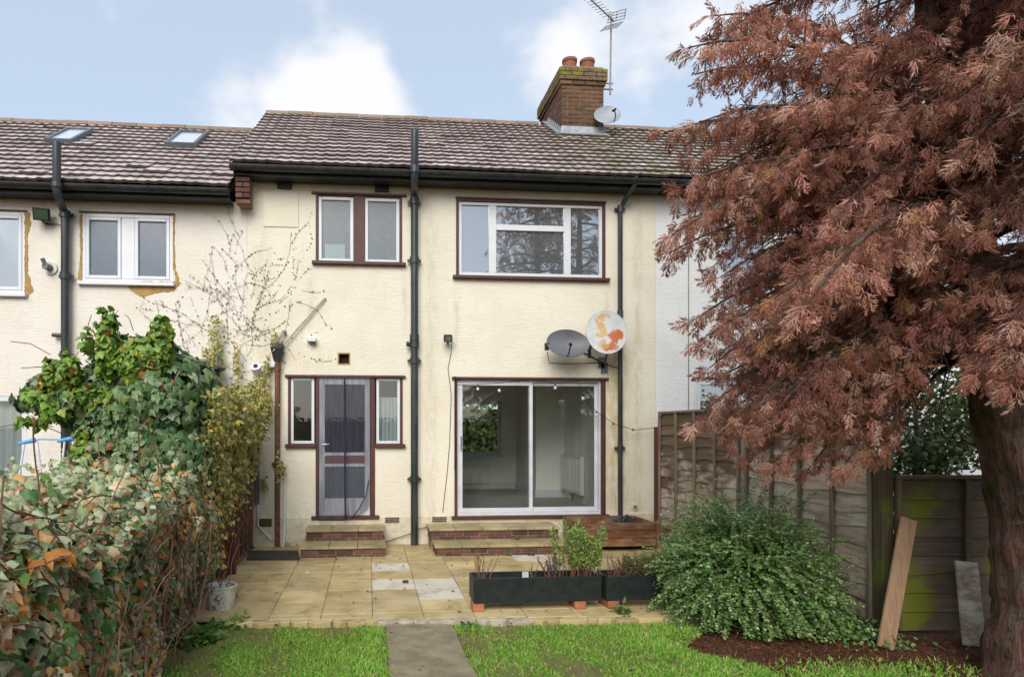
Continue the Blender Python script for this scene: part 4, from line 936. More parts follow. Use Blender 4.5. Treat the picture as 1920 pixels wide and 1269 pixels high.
flood('green glazed black floodlight on left house beside its black pipe', 78, 402, .20, .16, simple('green_lamp_glass', (.05, .10, .06), (.04, .08, .05), 9, .15, spec=.8), .25)
mb = MB(); a = W(84, 412, -.03); mb.tube([a, a + Vector((.05, .01, -.06)), a + Vector((.16, .015, -.05)), W(117, 424, -.02)], .005, 5); tag(mb.build('lamp_cable', M['black_plastic']), 'thin cable from green floodlight to the pipe', 'cable')
c = W(584, 637, -.06); t = thing('security_sensor', 'small white sensor box on wall above the left side light', 'sensor', (c.x, -.005, c.z - .06))
mb = MB(); mb.box(c.x - .065, c.x + .065, -.10, -.005, c.z - .03, c.z + .035); mb.build('housing', M['upvc'], t, bevel=.01)
mb = MB(); mb.tube([(c.x + .01, -.06, c.z - .03), (c.x + .01, -.07, c.z - .06)], .026, 12); mb.build('lens', M['black_plastic'], t)
mb = MB(); mb.tube([(c.x + .05, -.06, c.z - .03), (c.x + .05, -.06, c.z - .055)], .014, 10); mb.build('knob', M['grey_plastic'], t)
c = W(484, 690, -.15); t = thing('security_camera', 'white dome security camera with bracket beside the black hopper', 'camera', (c.x, -.02, c.z - .1))
mb = MB(); mb.tube([c + Vector((-.02, .05, -.06)), c + Vector((-.03, -.03, .02))], [.06, .075], 16); mb.build('camera_body', M['upvc'], t, smooth=False)
mb = MB(); mb.tube([c + Vector((-.028, -.03, .02)), c + Vector((-.030, -.045, .03))], .03, 14); mb.build('lens', M['black_plastic'], t)
mb = MB(); mb.tube([c + Vector((.02, .05, .03)), c + Vector((.15, .12, .08))], .025, 10); mb.box(c.x + .10, c.x + .24, c.y + .06, -.001, c.z + .02, c.z + .14); mb.build('bracket', M['upvc'], t, bevel=.006)
c = W(404, 690, -.22); t = thing('wall_lantern', 'old black lantern wall lamp half swallowed by creeper', 'wall lamp', (c.x, -.02, c.z - .1))
mb = MB(); mb.lathe([(.01, .03), (.13, .0), (.135, -.02), (.06, -.04), (.055, -.2), (.07, -.22), (.001, -.23)], (c.x, -.22, c.z), 16); mb.build('lamp_shade', M['black_gutter'], t)
mb = MB(); mb.tube([(c.x + .02, -.22, c.z + .02), (c.x + .02, -.22, c.z + .16), (c.x + .02, -.005, c.z + .18)], .018, 8); mb.build('arm', M['metal'], t)
# string of festoon bulbs
pts_px = [(855, 722), (895, 720), (935, 718), (972, 714), (1000, 713), (1040, 717), (1085, 715), (1093, 741), (1119, 772), (1150, 793), (1187, 806), (1228, 802)]
P = [W(x, y, -.07 if x < 1130 else -.11) for x, y in pts_px]; t = thing('festoon_lights', 'thin black string of clear festoon bulbs draped over patio door to fence', 'string lights', tuple(P[-1]))
mb = MB(); mb.tube(P, .0045, 5); mb.build('cord', M['black_plastic'], t)
for (x, y, b_) in ((896, 725, 1), (936, 728, 1), (972, 716, 0), (1041, 723, 1), (1093, 743, 1), (1118, 774, 1), (1150, 796, 0), (1187, 807, 0)):
    c = W(x, y, -.08 if x < 1130 else -.11); mb = MB(); mb.tube([c + Vector((0, 0, .03)), c + Vector((0, 0, -.005))], .011, 8); so = mb.build('lamp_holder', M['black_plastic'], t)
    if b_: mb = MB(); mb.lathe([(.008, -.005), (.02, -.02), (.024, -.035), (.016, -.052), (.001, -.058)], c, 12); mb.build('bulb', simple('clear_bulb', (.6, .62, .6), (.55, .57, .55), 5, .1), so, smooth=True)
def cable(label, px, r=.005, Y=-.012, mat='black_plastic'):
    mb = MB(); mb.tube([W(x, y, Y) for x, y in px], r, 5); return tag(mb.build('wall_cable', M[mat]), label, 'cable')
cable('thin cable hanging from the small floodlight down to the patio steps', [(848, 640), (846, 660), (840, 690), (846, 740), (843, 830), (838, 890), (830, 960)], .004)
cable('black blind cord with white switch beside sliding door', [(853, 705), (853, 790), (853, 880)], .008, -.05)
cable('dark cable sagging along plinth between the two sets of steps', [(722, 1016), (745, 1008), (772, 999), (780, 992), (812, 985)], .006, -.06)

# ------------------------------------------------------------------ fences
def lap_panel(fence, p0, p1, ztop, zbot, nb, mats, facing, batten_mat, nbat=3, waney=.030, board_name='board', cap=True):
    p0, p1 = Vector((*p0, 0)), Vector((*p1, 0)); d = p1 - p0; Lp = d.length; d.normalize(); nrm = Vector(facing)
    root = MB(); c = (p0 + p1) / 2
    ax, az = d, Vector((0, 0, 1)); ay = az.cross(ax)
    if ay.dot(nrm) < 0: ay = -ay
    # panel frame (battens) as the part; boards as sub-parts
    for k in range(nbat + 2):
        s_ = .02 + (Lp - .04) * k / (nbat + 1); q = p0 + d * s_ + ay * .028; root.obox((q.x, q.y, (ztop + zbot) / 2), ax, ay, az, .019, .013, (ztop - zbot) / 2 - .002)
    if cap: q = c + ay * .005; root.obox((q.x, q.y, ztop + .015), ax, ay, az, Lp / 2, .035, .014)
    po = root.build('panel_frame', batten_mat, fence)
    bh = (ztop - zbot) / nb; seg = 14
    for j in range(nb):
        zb, zt = zbot + j * bh - .02, zbot + (j + 1) * bh + .012; vs = []; ph = random.uniform(0, 6); f1, f2 = random.uniform(3, 6), random.uniform(8, 13)
        for k in range(seg + 1):
            s_ = .004 + (Lp - .008) * k / seg; wv = waney * (math.sin(s_ * f1 + ph) * .6 + math.sin(s_ * f2 + ph * 2) * .4) if j else 0
            q = p0 + d * s_
            for (zz, yy) in ((zb + wv, .012), (zt, -.008), (zb + wv, .0), (zt, -.018)): r_ = q + ay * yy; vs.append((r_.x, r_.y, zz))
        fs = []
        for k in range(seg):
            a = k * 4; b_ = a + 4; fs += [(a, b_, b_ + 1, a + 1), (a + 2, a + 3, b_ + 3, b_ + 2), (a, a + 2, b_ + 2, b_), (a + 1, b_ + 1, b_ + 3, a + 3)]
        fs += [(0, 1, 3, 2), (seg*4, seg*4+2, seg*4+3, seg*4+1)]
        mb = MB(); mb.add(vs, fs); mb.build(board_name, mats(j, nb), po)
rf = thing('lap_fence', 'weathered waney lap fence running from the house behind the bush', 'fence', (4.2, -2.1, 0))
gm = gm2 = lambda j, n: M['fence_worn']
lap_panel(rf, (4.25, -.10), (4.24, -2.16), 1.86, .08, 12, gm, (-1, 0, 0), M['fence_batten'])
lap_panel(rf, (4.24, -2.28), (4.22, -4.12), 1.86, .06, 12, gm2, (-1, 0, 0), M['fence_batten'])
for (x, y, zt, w_, mt) in ((4.25, -2.22, 1.60, .035, 'fence_pale'), (4.23, -4.2, 1.42, .05, 'fence_dark')):
    mb = MB(); mb.box(x - w_, x + w_, y - w_, y + w_, -.05, zt); mb.build('post', M[mt], rf, bevel=.006)
mb = MB(); q = W(1232, 900, -.06); mb.box(q.x - .035, q.x + .04, -.10, -.025, 0, W(1232, 800, -.06).z); o = mb.build('red_post', M['red_post'], None, bevel=.006); tag(o, 'dark red wooden post against cream wall where the right fence begins', 'post')
ff = thing('low_fence', 'low dark fence panel with green algae behind the tree trunk', 'fence', (5.2, -4.25, 0))
lap_panel(ff, (4.285, -4.24), (6.1, -4.30), 1.24, .02, 8, lambda j, n: M['alg_fence'], (0, -1, 0), M['fence_post'], 2, .01)
lap_panel(ff, (6.15, -4.30), (7.9, -4.36), 1.24, .02, 8, lambda j, n: M['alg_fence'], (0, -1, 0), M['fence_post'], 2, .01)
def leaning(label, pt, pb, w, th, mat):
    a, b_ = Vector(pt), Vector(pb); az = (a - b_).normalized(); ax = Vector((1, 0, 0)); ax = (ax - az * ax.dot(az)).normalized(); ay = az.cross(ax)
    mb = MB(); mb.obox((a + b_) / 2, ax, ay, az, w/2, th/2, (a - b_).length / 2); return tag(mb.build('plank', mat, None, bevel=.004), label, 'plank', 'loose planks against the low fence')
leaning('tall bare timber plank leaning against the low algae fence', (W(1704, 972, -4.36).x, -4.36, W(1704, 972, -4.36).z), (W(1660, 1180, -4.5).x, -4.50, -.05), .135, .025, M['plank'])
leaning('shorter pale board leaning on the low fence beside tall plank', (4.80, -4.37, .58), (4.72, -4.52, -.05), .19, .022, M['fence_grey'])
lf = thing('boundary_fence', 'red brown boundary fence smothered in ivy on the left', 'fence', (-1.66, -3.5, 0))
for (ya, yb) in ((-.12, -1.90), (-1.98, -3.78), (-3.86, -5.66), (-5.74, -7.5)):
    lap_panel(lf, (-1.66, ya), (-1.66, yb), 1.62 if ya > -1 else 1.15 if ya > -3 else .92, .02, 10 if ya > -1 else 7, lambda j, n: M['left_fence'], (1, 0, 0), M['left_batten'], 5, .006)
for y in (-.06, -1.94, -3.82, -5.70):
    mb = MB(); mb.box(-1.71, -1.61, y - .04, y + .04, -.05, 1.66 if y > -1.95 else .95); mb.build('post', M['left_batten'], lf, bevel=.006)
q = G(432, 1077); mb = MB(); mb.box(q.x - .06, q.x + .05, q.y, q.y + .09, -.04, .44); o = mb.build('fence_spur', M['red_post'], None, bevel=.008); tag(o, 'short dark red stub post at foot of the ivy fence', 'post')

# ------------------------------------------------------------------ planters, troughs, bucket, mat
px0, px1, py0, py1 = 2.79, 3.86, -.80, -.10; zt = .385
t = thing('wooden_planter', 'empty brown timber planter box between patio steps and fence', 'planter', ((px0+px1)/2, (py0+py1)/2, 0))
for k in range(3):
    za = .06 + k * .108; zb = za + .102
    for (a, b_, c, d) in ((px0, px1, py0, py0 + .025), (px0, px1, py1 - .025, py1), (px0 - .0, px0 + .025, py0 + .028, py1 - .028), (px1 - .025, px1, py0 + .028, py1 - .028)):
        mb = MB(); mb.box(a, b_, c, d, za, zb); mb.build('board', M['planter_wood'], t, bevel=.005)
for (x, y) in ((px0 + .05, py0 + .05), (px1 - .05, py0 + .05), (px0 + .05, py1 - .05), (px1 - .05, py1 - .05)): mb = MB(); mb.box(x - .023, x + .023, y - .023, y + .023, 0, zt - .003); mb.build('leg', M['planter_wood'], t)
mb = MB(); mb.box(px1 - .001, px1 + .035, py0 - .03, py0 + .04, 0, zt + .01); mb.build('corner_post', M['planter_wood'], t, bevel=.004)
mb = MB(); mb.box(px0 + .027, px1 - .027, py0 + .027, py1 - .027, .05, .20); mb.build('soil', M['dark_soil'], t)
# crumpled black sack in the planter
nx, ny = 14, 10; vs = []; fs = []
for j in range(ny + 1):
    for i in range(nx + 1):
        u, v = i / nx, j / ny; h = .20 + .24 * (math.sin(math.pi * u) ** .7) * (math.sin(math.pi * v) ** .6) + random.uniform(-.02, .02) * (1 if 0 < i < nx and 0 < j < ny else 0)
        vs.append((px0 + .50 + u * .52, py0 + .06 + v * .5, h))
for j in range(ny):
    for i in range(nx): k = j * (nx + 1) + i; fs.append((k, k + 1, k + nx + 2, k + nx + 1))
n0 = len(vs); vs += [(x, y, .19) for x, y, z in vs]; bd_ = [i for i in range(nx + 1)] + [(nx + 1) * (j + 1) - 1 for j in range(1, ny + 1)] + [ny * (nx + 1) + i for i in range(nx - 1, -1, -1)] + [j * (nx + 1) for j in range(ny - 1, 0, -1)]
fs += [(bd_[i], bd_[(i + 1) % len(bd_)], bd_[(i + 1) % len(bd_)] + n0, bd_[i] + n0) for i in range(len(bd_))]
mb = MB(); mb.add(vs, fs); o = mb.build('plastic_sack', M['black_plastic']); tag(o, 'crumpled black plastic sack inside the timber planter', 'sack')
def trough(label, x0, x1, y0, y1, z0, z1):
    t = thing('trough_planter', label, 'planter', ((x0+x1)/2, (y0+y1)/2, z0), 'black trough planters on bricks'); th = .018
    for (a, b_, c, d, e, f) in ((x0, x1, y0, y0+th, z0, z1), (x0, x1, y1-th, y1, z0, z1), (x0, x0+th, y0+th+.001, y1-th-.001, z0, z1), (x1-th, x1, y0+th+.001, y1-th-.001, z0, z1)):
        mb = MB(); mb.box(a, b_, c, d, e, f); mb.build('side', M['trough'], t, bevel=.004)
    mb = MB(); mb.box(x0+th+.001, x1-th-.001, y0+th+.001, y1-th-.001, z0+.004, z1-.05); mb.build('soil', M['dark_soil'], t); return t
TZ0, TZ1 = .068, .292
TX = [.945, 2.135, 2.175, 3.10]; TY0, TY1 = -3.40, -3.12
trough('longer black trough planter holding rosemary and lavender at patio edge', TX[0], TX[1], TY0, TY1, TZ0, TZ1)
trough('shorter black trough planter with thyme, one end under the green bush', TX[2], TX[3], TY0 - .02, TY1 - .02, TZ0, TZ1)
OB = brickmesh(.105, .215, .064, M['orange_brick'])
for lb, x in (('loose orange brick under the free left end of long trough', .99), ('loose orange brick under the right end of long trough', 1.93), ('loose orange brick under the left end of short trough', 2.235), ('loose orange brick under short trough beside green bush', 2.86)):
    o = place('brick', OB, None, (x, TY0 + .085, .034), (0, 0, random.uniform(-.08, .08))); tag(o, lb, 'brick', 'bricks under the troughs')
q = G(408, 1146); t = thing('paint_bucket', 'white paint bucket splashed with blue at foot of ivy hedge', 'bucket', (q.x, q.y, -.0))
mb = MB(); mb.lathe([(.001, .002), (.115, 0), (.14, .19), (.150, .2), (.150, .215), (.135, .215), (.11, .012), (.001, .012)], (q.x, q.y + .12, 0), 24); autosmooth(mb.build('pail', M['bucket'], t))
mb = MB(); mb.tube([(q.x - .14, q.y + .12, .2), (q.x - .09, q.y + .02, .27), (q.x + .02, q.y + .0, .29), (q.x + .14, q.y + .12, .2)], .005, 6); mb.build('handle', M['metal'], t)
a, b_, c, d = G(462, 1050), G(562, 1050), G(562, 1034), G(476, 1034)
mb = MB(); mb.prism([(a.x, a.y), (b_.x, b_.y), (c.x - .02, c.y), (d.x - .05, d.y)], 'z', .006, .02); tag(mb.build('door_mat', M['rubber_mat'], None, bevel=.004), 'flat dark rubber mat on patio left of the door steps', 'mat')
for (px, py, s_, lb, mt) in ((540, 1022, .10, 'flat pale stone lying on patio beside the rusty pipe', 'rubble'), (760, 1092, .045, 'small dark pebble on the white paving slab', 'soil'), (576, 1075, .03, 'tiny white chip on the patio paving', 'slab_white'), (558, 1022, .05, 'dark broken shard beside the door steps', 'black_plastic')):
    q = G(px, py); n = 7; poly = [(q.x + math.cos(2*math.pi*k/n) * s_ * random.uniform(.7, 1.1), q.y + math.sin(2*math.pi*k/n) * s_ * .6 * random.uniform(.7, 1.1)) for k in range(n)]
    mb = MB(); mb.prism(poly, 'z', .004, .004 + s_ * .5); tag(mb.build('stone', M[mt], None, bevel=.006), lb, 'stone')
# neighbour's clothes airer
a = W(46, 828, -1.2); b_ = W(118, 824, -1.2)
t = thing('clothes_airer', 'white wire clothes airer with blue joints before the left patio door', 'clothes airer', (a.x, -1.2, -.05))
for (x0, x1, y) in ((a.x, a.x - .22, -1.2), (b_.x + .02, b_.x - .14, -1.2), (a.x + .02, a.x + .2, -.95), (b_.x, b_.x + .18, -.95)):
    mb = MB(); mb.tube([(x0, y, a.z), (x1, y, -.05)], .013, 8); mb.build('leg', M['rack_white'], t)
mb = MB(); mb.tube([a, a + Vector((.18, 0, .03)), b_], .009, 8); mb.build('top_rail', M['blue_plastic'], t)
for p_ in (a, b_): mb = MB(); mb.tube([p_ + Vector((-.06, 0, -.02)), p_ + Vector((.12, 0, .02))], [.018, .03], 10); mb.build('joint', M['blue_plastic'], t)
for k in range(9):
    z = a.z - .09 - k * .055; mb = MB(); mb.tube([(a.x + .02, -1.19, z), (b_.x, -1.19, z)], .004, 5); mb.build('wire', M['rack_white'], t)

# ------------------------------------------------------------------ vegetation helpers
def scatter(name, tv, tf, B, P, S_, C, edge, mat, parent):
    tv = np.asarray(tv, float); tf = np.asarray(tf, int); m, n, k = len(P), len(tv), tf.shape[1]
    if np.ndim(S_) == 1: S_ = S_[:, None]
    V = np.einsum('mij,mnj->mni', B, tv[None] * S_[:, None, :]) + P[:, None, :]
    F = (tf[None] + (np.arange(m) * n)[:, None, None]).reshape(-1)
    me = bpy.data.meshes.new(name); nf = m * len(tf)
    me.vertices.add(m * n); V = V.reshape(-1, 3)
    o = np.array([(V[:, 0].min()+V[:, 0].max())/2, (V[:, 1].min()+V[:, 1].max())/2, V[:, 2].min()]); V = V - o
    me.vertices.foreach_set('co', V.astype(np.float32).ravel())
    me.loops.add(nf * k); me.loops.foreach_set('vertex_index', F.astype(np.int32)); me.polygons.add(nf)
    me.polygons.foreach_set('loop_start', (np.arange(nf) * k).astype(np.int32)); me.polygons.foreach_set('loop_total', np.full(nf, k, np.int32))
    me.update(calc_edges=True)
    ca = me.attributes.new('col', 'FLOAT_COLOR', 'POINT'); ca.data.foreach_set('color', np.repeat(C, n, 0).astype(np.float32).ravel())
    ea = me.attributes.new('edge', 'FLOAT', 'POINT'); ea.data.foreach_set('value', np.tile(np.asarray(edge, np.float32), m))
    me.materials.append(mat)
    return place(name, me, parent, o)
def norm(a): return a / np.maximum(np.linalg.norm(a, axis=-1, keepdims=True), 1e-9)
def basis_from(nr, tip):
    nr = norm(nr); y = norm(tip - nr * (tip * nr).sum(1, keepdims=True)); x = np.cross(y, nr); return np.stack([x, y, nr], 2)
_h = [(0, .06), (.20, -.10), (.46, .02), (.40, .30), (.37, .52), (.16, .62), (0, 1.0)]
_o = _h + [(-x, y) for x, y in reversed(_h[1:-1])]
IVY_V = [(x, y, -.42 * abs(x) - .30 * y * y + .10 * math.sin(9 * x + 5 * y)) for x, y in _o] + [(0, .34, .07)]; IVY_F = [(i, (i + 1) % len(_o), len(_o)) for i in range(len(_o))]; IVY_E = [1] * len(_o) + [0]
_h2 = [(0, 0), (.42, .10), (.33, .52), (0, 1.0)]; _o2 = _h2 + [(-x, y) for x, y in reversed(_h2[1:-1])]
SM_V = [(x, y, -.25 * abs(x) - .15 * y * y) for x, y in _o2] + [(0, .36, .04)]; SM_F = [(i, (i + 1) % len(_o2), len(_o2)) for i in range(len(_o2))]; SM_E = [1] * len(_o2) + [0]
def oval_leaf(w): h_ = [(0, 0), (w * .8, .28), (w * .75, .62), (0, 1)]; o_ = h_ + [(-x, y) for x, y in reversed(h_[1:-1])]; return [(x, y, -.3 * abs(x) - .12 * y * y) for x, y in o_] , [(0, 1, 2), (0, 2, 3), (0, 3, 4), (0, 4, 5)]
def pick(pal, m, jit=.22):
    pal = np.array([p[0] for p in pal]), np.array([p[1] for p in pal], float); i = RNG.choice(len(pal[0]), m, p=pal[1] / pal[1].sum()); C = pal[0][i].astype(float).copy()
    C[:, :3] *= (1 + RNG.uniform(-jit, jit, (m, 1))); return C
def vnoise(P, s, seed=0):
    r = np.random.default_rng(seed); a = r.normal(0, 1, (6, 3)) * s; ph = r.uniform(0, 6.28, 6); return np.sin(P @ a.T + ph).mean(1)
def plant_leaves(parent, P, N_, size, C, tip_bias=(0, 0, -1), tip_rand=.6, n_rand=.45, n_big=0, mat='leaf', up=.25):
    m = len(P); N2 = norm(norm(N_) + RNG.normal(0, n_rand, (m, 3)) + np.array([0, 0, up])); tip = np.array(tip_bias) + RNG.normal(0, tip_rand, (m, 3)); B = basis_from(N2, tip)
    if n_big:
        # the leaves that show largest and face the camera become single leaves
        d = np.linalg.norm(P - np.array(CAM), axis=1); out = (N_ * (np.array(CAM) - P)).sum(1) / d; u = ((P - np.array(CAM)) @ np.array([math.cos(CAM_YAW), -math.sin(CAM_YAW), 0])) / ((P - np.array(CAM)) @ np.array([math.sin(CAM_YAW), math.cos(CAM_YAW), 0])) * CAM_F + CAM_PX
        dep = (P - np.array(CAM)) @ np.array([math.sin(CAM_YAW), math.cos(CAM_YAW), 0]); vv = CAM_YH - P[:, 2] * 0; vv = CAM_YH - (P[:, 2] - CAM.z) / np.maximum(dep, .1) * CAM_F
        score = size / d * np.clip(out + .35, .05, 1.2); score[(u < 0) | (u > 1920) | (vv < 0) | (vv > 1269) | (dep < .5)] = 0
        idx = np.argsort(-score)[:n_big]; big = np.zeros(m, bool); big[idx] = True
        # shared leaf meshes: a few colours of the palette
        Cq = np.round(C * np.array([14, 14, 14, 2])) / np.array([14, 14, 14, 2]); keys = {}
        for i in np.where(big)[0]:
            key = tuple(Cq[i])
            if key not in keys:
                me = bpy.data.meshes.new('leaf'); me.from_pydata(IVY_V, [], IVY_F); me.attributes.new('col', 'FLOAT_COLOR', 'POINT').data.foreach_set('color', np.tile(np.array(C[i], np.float32), len(IVY_V))); me.attributes.new('edge', 'FLOAT', 'POINT').data.foreach_set('value', np.array(IVY_E, np.float32)); me.materials.append(M[mat]); keys[key] = me
            e = Matrix(B[i].tolist()).to_euler(); place('leaf', keys[key], parent, P[i], e, (size[i],) * 3)
        P, B, size, C = P[~big], B[~big], size[~big], C[~big]
    LVv, LFf, LEe = (IVY_V, IVY_F, IVY_E) if n_big else (SM_V, SM_F, SM_E)
    o = scatter('foliage', LVv, LFf, B, P, size, C, LEe, M[mat], parent); o['kind'] = 'stuff'; return o
def stems(name, paths, r, mat, parent, n=4):
    mb = MB()
    for p_ in paths: rr = r if not callable(r) else r(len(p_)); mb.tube(p_, rr, n, False)
    return mb.build(name, mat, parent, recalc=False)

# ------------------------------------------------------------------ ivy hedge in the left foreground
def hedge_points(m, xa, xb, ya, yb, top, seed, bulge=.16, zmin=0.0):
    """points on the skin of a rounded hedge bank: right face + top, with lumps"""
    y = RNG.uniform(ya, yb, m); s_ = RNG.uniform(0, 1, m); T = top(y)
    face = s_ < .56; x = np.where(face, xb, RNG.uniform(xa, xb, m)); z = np.where(face, RNG.uniform(zmin, 1, m) * T, T)
    N_ = np.stack([np.where(face, 1., .12), np.full(m, -.35), np.where(face, .25, 1.)], 1)
    rr = .22; k = face & (z > T - rr); dz = (z - (T - rr)) / rr; x = np.where(k, xb - rr * (1 - np.sqrt(np.clip(1 - dz ** 2, 0, 1))), x); N_[:, 2] = np.where(k, .25 + dz, N_[:, 2])
    P = np.stack([x, y, z], 1); b_ = vnoise(P, 3.2, seed) * bulge * 2.2 + vnoise(P, 9, seed + 1) * bulge * .8
    P = P + norm(N_) * (b_ - RNG.uniform(0, .16, m) ** 1)[:, None]; return P, N_
ivy = thing('ivy_hedge', 'sprawling hedge of variegated ivy with browned leaves in left foreground', 'hedge', (-2.1, -5.2, -.05))
topf = lambda y: np.interp(y, [-7.2, -6.2, -5.0, -4.2, -3.3, -2.6, -2.2], [1.14, 1.15, 1.17, 1.21, 1.22, .98, .9]) + .06 * np.sin(y * 5) + .04 * np.sin(y * 11)
P, N_ = hedge_points(26000, -3.0, -1.42, -6.7, -2.75, topf, 3); P[:, 0] -= np.interp(P[:, 1], [-4.8, -3.6, -2.75], [0, .08, .19])
m = len(P)
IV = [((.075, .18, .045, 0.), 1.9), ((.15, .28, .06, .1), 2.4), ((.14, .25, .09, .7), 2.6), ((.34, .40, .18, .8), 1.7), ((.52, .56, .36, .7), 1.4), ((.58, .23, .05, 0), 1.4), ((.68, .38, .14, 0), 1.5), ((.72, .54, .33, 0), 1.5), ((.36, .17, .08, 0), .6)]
sp = []
for k in range(70):
    y = RNG.uniform(-6.4, -3.0); x0_ = RNG.uniform(-2.8, -1.6); p_ = np.array([x0_, y, float(topf(np.array([y]))[0])]); d_ = norm(np.array([RNG.normal(0, .5), RNG.normal(0, .5), 1.]))
    for j in range(9): p_ = p_ + d_ * .028; d_ = norm(d_ + RNG.normal(0, .15, 3) - [0, 0, .05]); sp.append(p_ + RNG.normal(0, .022, 3))
P = np.concatenate([P, np.array(sp)]); N_ = np.concatenate([N_, np.tile([.3, -.6, .7], (len(sp), 1))]); m = len(P)
C = pick(IV, m)
brown = vnoise(P, 2.6, 9) + .35 * vnoise(P, 8, 4); bm_ = (brown > .12) & (RNG.uniform(0, 1, m) < .42); C[bm_] = pick(IV[5:], int(bm_.sum()))
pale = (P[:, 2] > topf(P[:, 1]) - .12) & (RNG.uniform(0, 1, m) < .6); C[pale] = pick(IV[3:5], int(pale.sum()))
size = RNG.uniform(.032, .088, m) * np.interp(P[:, 1], [-6.5, -5, -3.5], [1.25, 1.0, .8])
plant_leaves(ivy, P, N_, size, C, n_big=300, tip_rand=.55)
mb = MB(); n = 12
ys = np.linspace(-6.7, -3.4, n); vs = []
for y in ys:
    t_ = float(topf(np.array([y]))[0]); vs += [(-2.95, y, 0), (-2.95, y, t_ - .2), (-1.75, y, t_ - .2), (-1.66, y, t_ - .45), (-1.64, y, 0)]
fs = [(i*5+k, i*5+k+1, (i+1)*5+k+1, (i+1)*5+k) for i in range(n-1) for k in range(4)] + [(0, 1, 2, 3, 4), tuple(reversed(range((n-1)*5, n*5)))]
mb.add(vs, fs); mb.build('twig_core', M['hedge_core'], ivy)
paths = []
for k in range(130):
    y = random.uniform(-6.6, -3.0); z = random.uniform(.1, 1.35); x = -1.42 + random.uniform(-.05, .12) - (max(0, z - 1.0) * .8); d = Vector((random.uniform(-.15, .25), random.uniform(-1, 1), random.uniform(-.35, .6))).normalized(); p_ = Vector((x, y, z)); q = [p_.copy()]
    for j in range(random.randint(6, 14)): d = (d + Vector((random.uniform(-.25, .25), random.uniform(-.3, .3), random.uniform(-.45, .25)))).normalized(); d.x *= .6; p_ = p_ + d * .075; p_.x = max(-1.62, min(-1.2, p_.x)) if p_.z < 1.1 else p_.x; q.append(p_.copy())
    paths.append(q)
stems('stem', paths, .0045, M['stem'], ivy)
# taller bare shoots with big leaves at the far left
paths = []
for (px, py, X) in ((15, 870, -2.6), (60, 960, -2.3), (95, 860, -2.35), (130, 850, -2.2), (185, 800, -2.0)):
    top_ = S(px, py, X); top_.y = max(min(top_.y, -4.3), -5.6); top_ = W(px, py, top_.y); b0 = Vector((top_.x + .12, top_.y - .1, 1.2)); paths.append([b0, (b0 + top_) / 2 + Vector((-.04, 0, .05)), top_])
[stems('bare_shoot', [q_], .005, M['stem'], ivy) for q_ in paths]

# dark ivy mass on top of the fence
def blob(m, c, r, seed, lump=.16, shell=.35):
    D = norm(RNG.normal(0, 1, (m, 3))); k = 1 + lump * 2.4 * vnoise(D, 3.0, seed) + lump * vnoise(D, 8, seed + 1); q = 1 - shell * RNG.uniform(0, 1, m) ** 2
    P = np.array(c) + D * np.array(r) * (k * q)[:, None]; return P, D / np.array(r)
bush = thing('ivy_bush', 'big dark green ivy bush bulging above the left fence', 'bush', (-2.35, -2.75, -.05))
bc = np.array(W(265, 770, -2.75)); Ps = []; Ns = []
for (px, py, Y, r_, cnt) in ((265, 765, -2.75, (.60, .50, .58), 4200), (160, 750, -2.7, (.46, .40, .30), 1900), (100, 742, -2.6, (.26, .28, .17), 700), (345, 745, -2.5, (.42, .42, .40), 2000), (300, 855, -2.85, (.46, .42, .44), 2200), (225, 830, -2.8, (.34, .35, .30), 1100), (265, 690, -2.8, (.36, .3, .25), 900)):
    p_, n_ = blob(cnt, W(px, py, Y), r_, px, .20, .4); Ps.append(p_); Ns.append(n_)
b2 = np.array(W(345, 745, -2.5)); P = np.concatenate(Ps); N_ = np.concatenate(Ns); m = len(P)
DK = [((.06, .135, .04, 0), 2.2), ((.11, .21, .07, .15), 2.6), ((.16, .26, .11, .4), 2.2), ((.28, .37, .20, .6), 1.4), ((.20, .24, .05, 0), .6), ((.34, .16, .05, 0), .15)]
plant_leaves(bush, P, N_, RNG.uniform(.05, .125, m), pick(DK, m), n_big=300, tip_rand=.4, n_rand=.35)
mb = MB(); mb.tube([(-2.2, -2.8, -.05), (-2.15, -2.75, .9), (bc[0], bc[1], bc[2])], [.05, .04, .03], 8); mb.tube([(-2.15, -2.75, .9), (b2[0], b2[1], b2[2])], [.035, .02], 6); mb.build('stem', M['stem'], bush)
# bright young shoots over the bush
young = thing('climbing_plant', 'bright green young climber shoots rising out of the dark ivy', 'climber', (-2.5, -2.8, .9))
YG = [((.22, .36, .05, 0), 3), ((.14, .26, .04, 0), 2.2), ((.38, .42, .07, 0), 1.1), ((.33, .14, .03, 0), .5)]
Ps = []; Ns = []; paths = []
for (px, py, rx, ry, cnt) in ((200, 650, .10, .32, 260), (260, 670, .22, .22, 420), (300, 640, .12, .22, 200), (110, 705, .16, .17, 220), (130, 690, .10, .14, 140), (75, 740, .14, .08, 70), (170, 740, .2, .10, 110), (105, 770, .14, .08, 80), (205, 605, .05, .12, 40), (165, 640, .07, .14, 40), (60, 790, .14, .05, 50), (160, 850, .12, .22, 160)):
    c = np.array(W(px, py, -3.05)); p_, n_ = blob(int(cnt * 1.5), c, (rx, .12, ry), px, .2, .7); Ps.append(p_); Ns.append(n_)
    paths.append([Vector((c[0] * .6 + bc[0] * .4, -2.75, min(c[2], bc[2]) - .2)), Vector(c), Vector((c[0] + random.uniform(-.05, .05), -2.85, c[2] + ry * 1.25))])
for (px0_, py0_, px1_, py1_) in ((130, 700, 40, 690), (95, 665, 20, 640), (100, 800, 0, 800), (215, 620, 212, 585), (160, 640, 172, 590), (250, 620, 235, 590)): paths.append([W(px0_, py0_, -2.85), W((px0_+px1_)/2, (py0_+py1_)/2 - 8, -2.85), W(px1_, py1_, -2.85)])
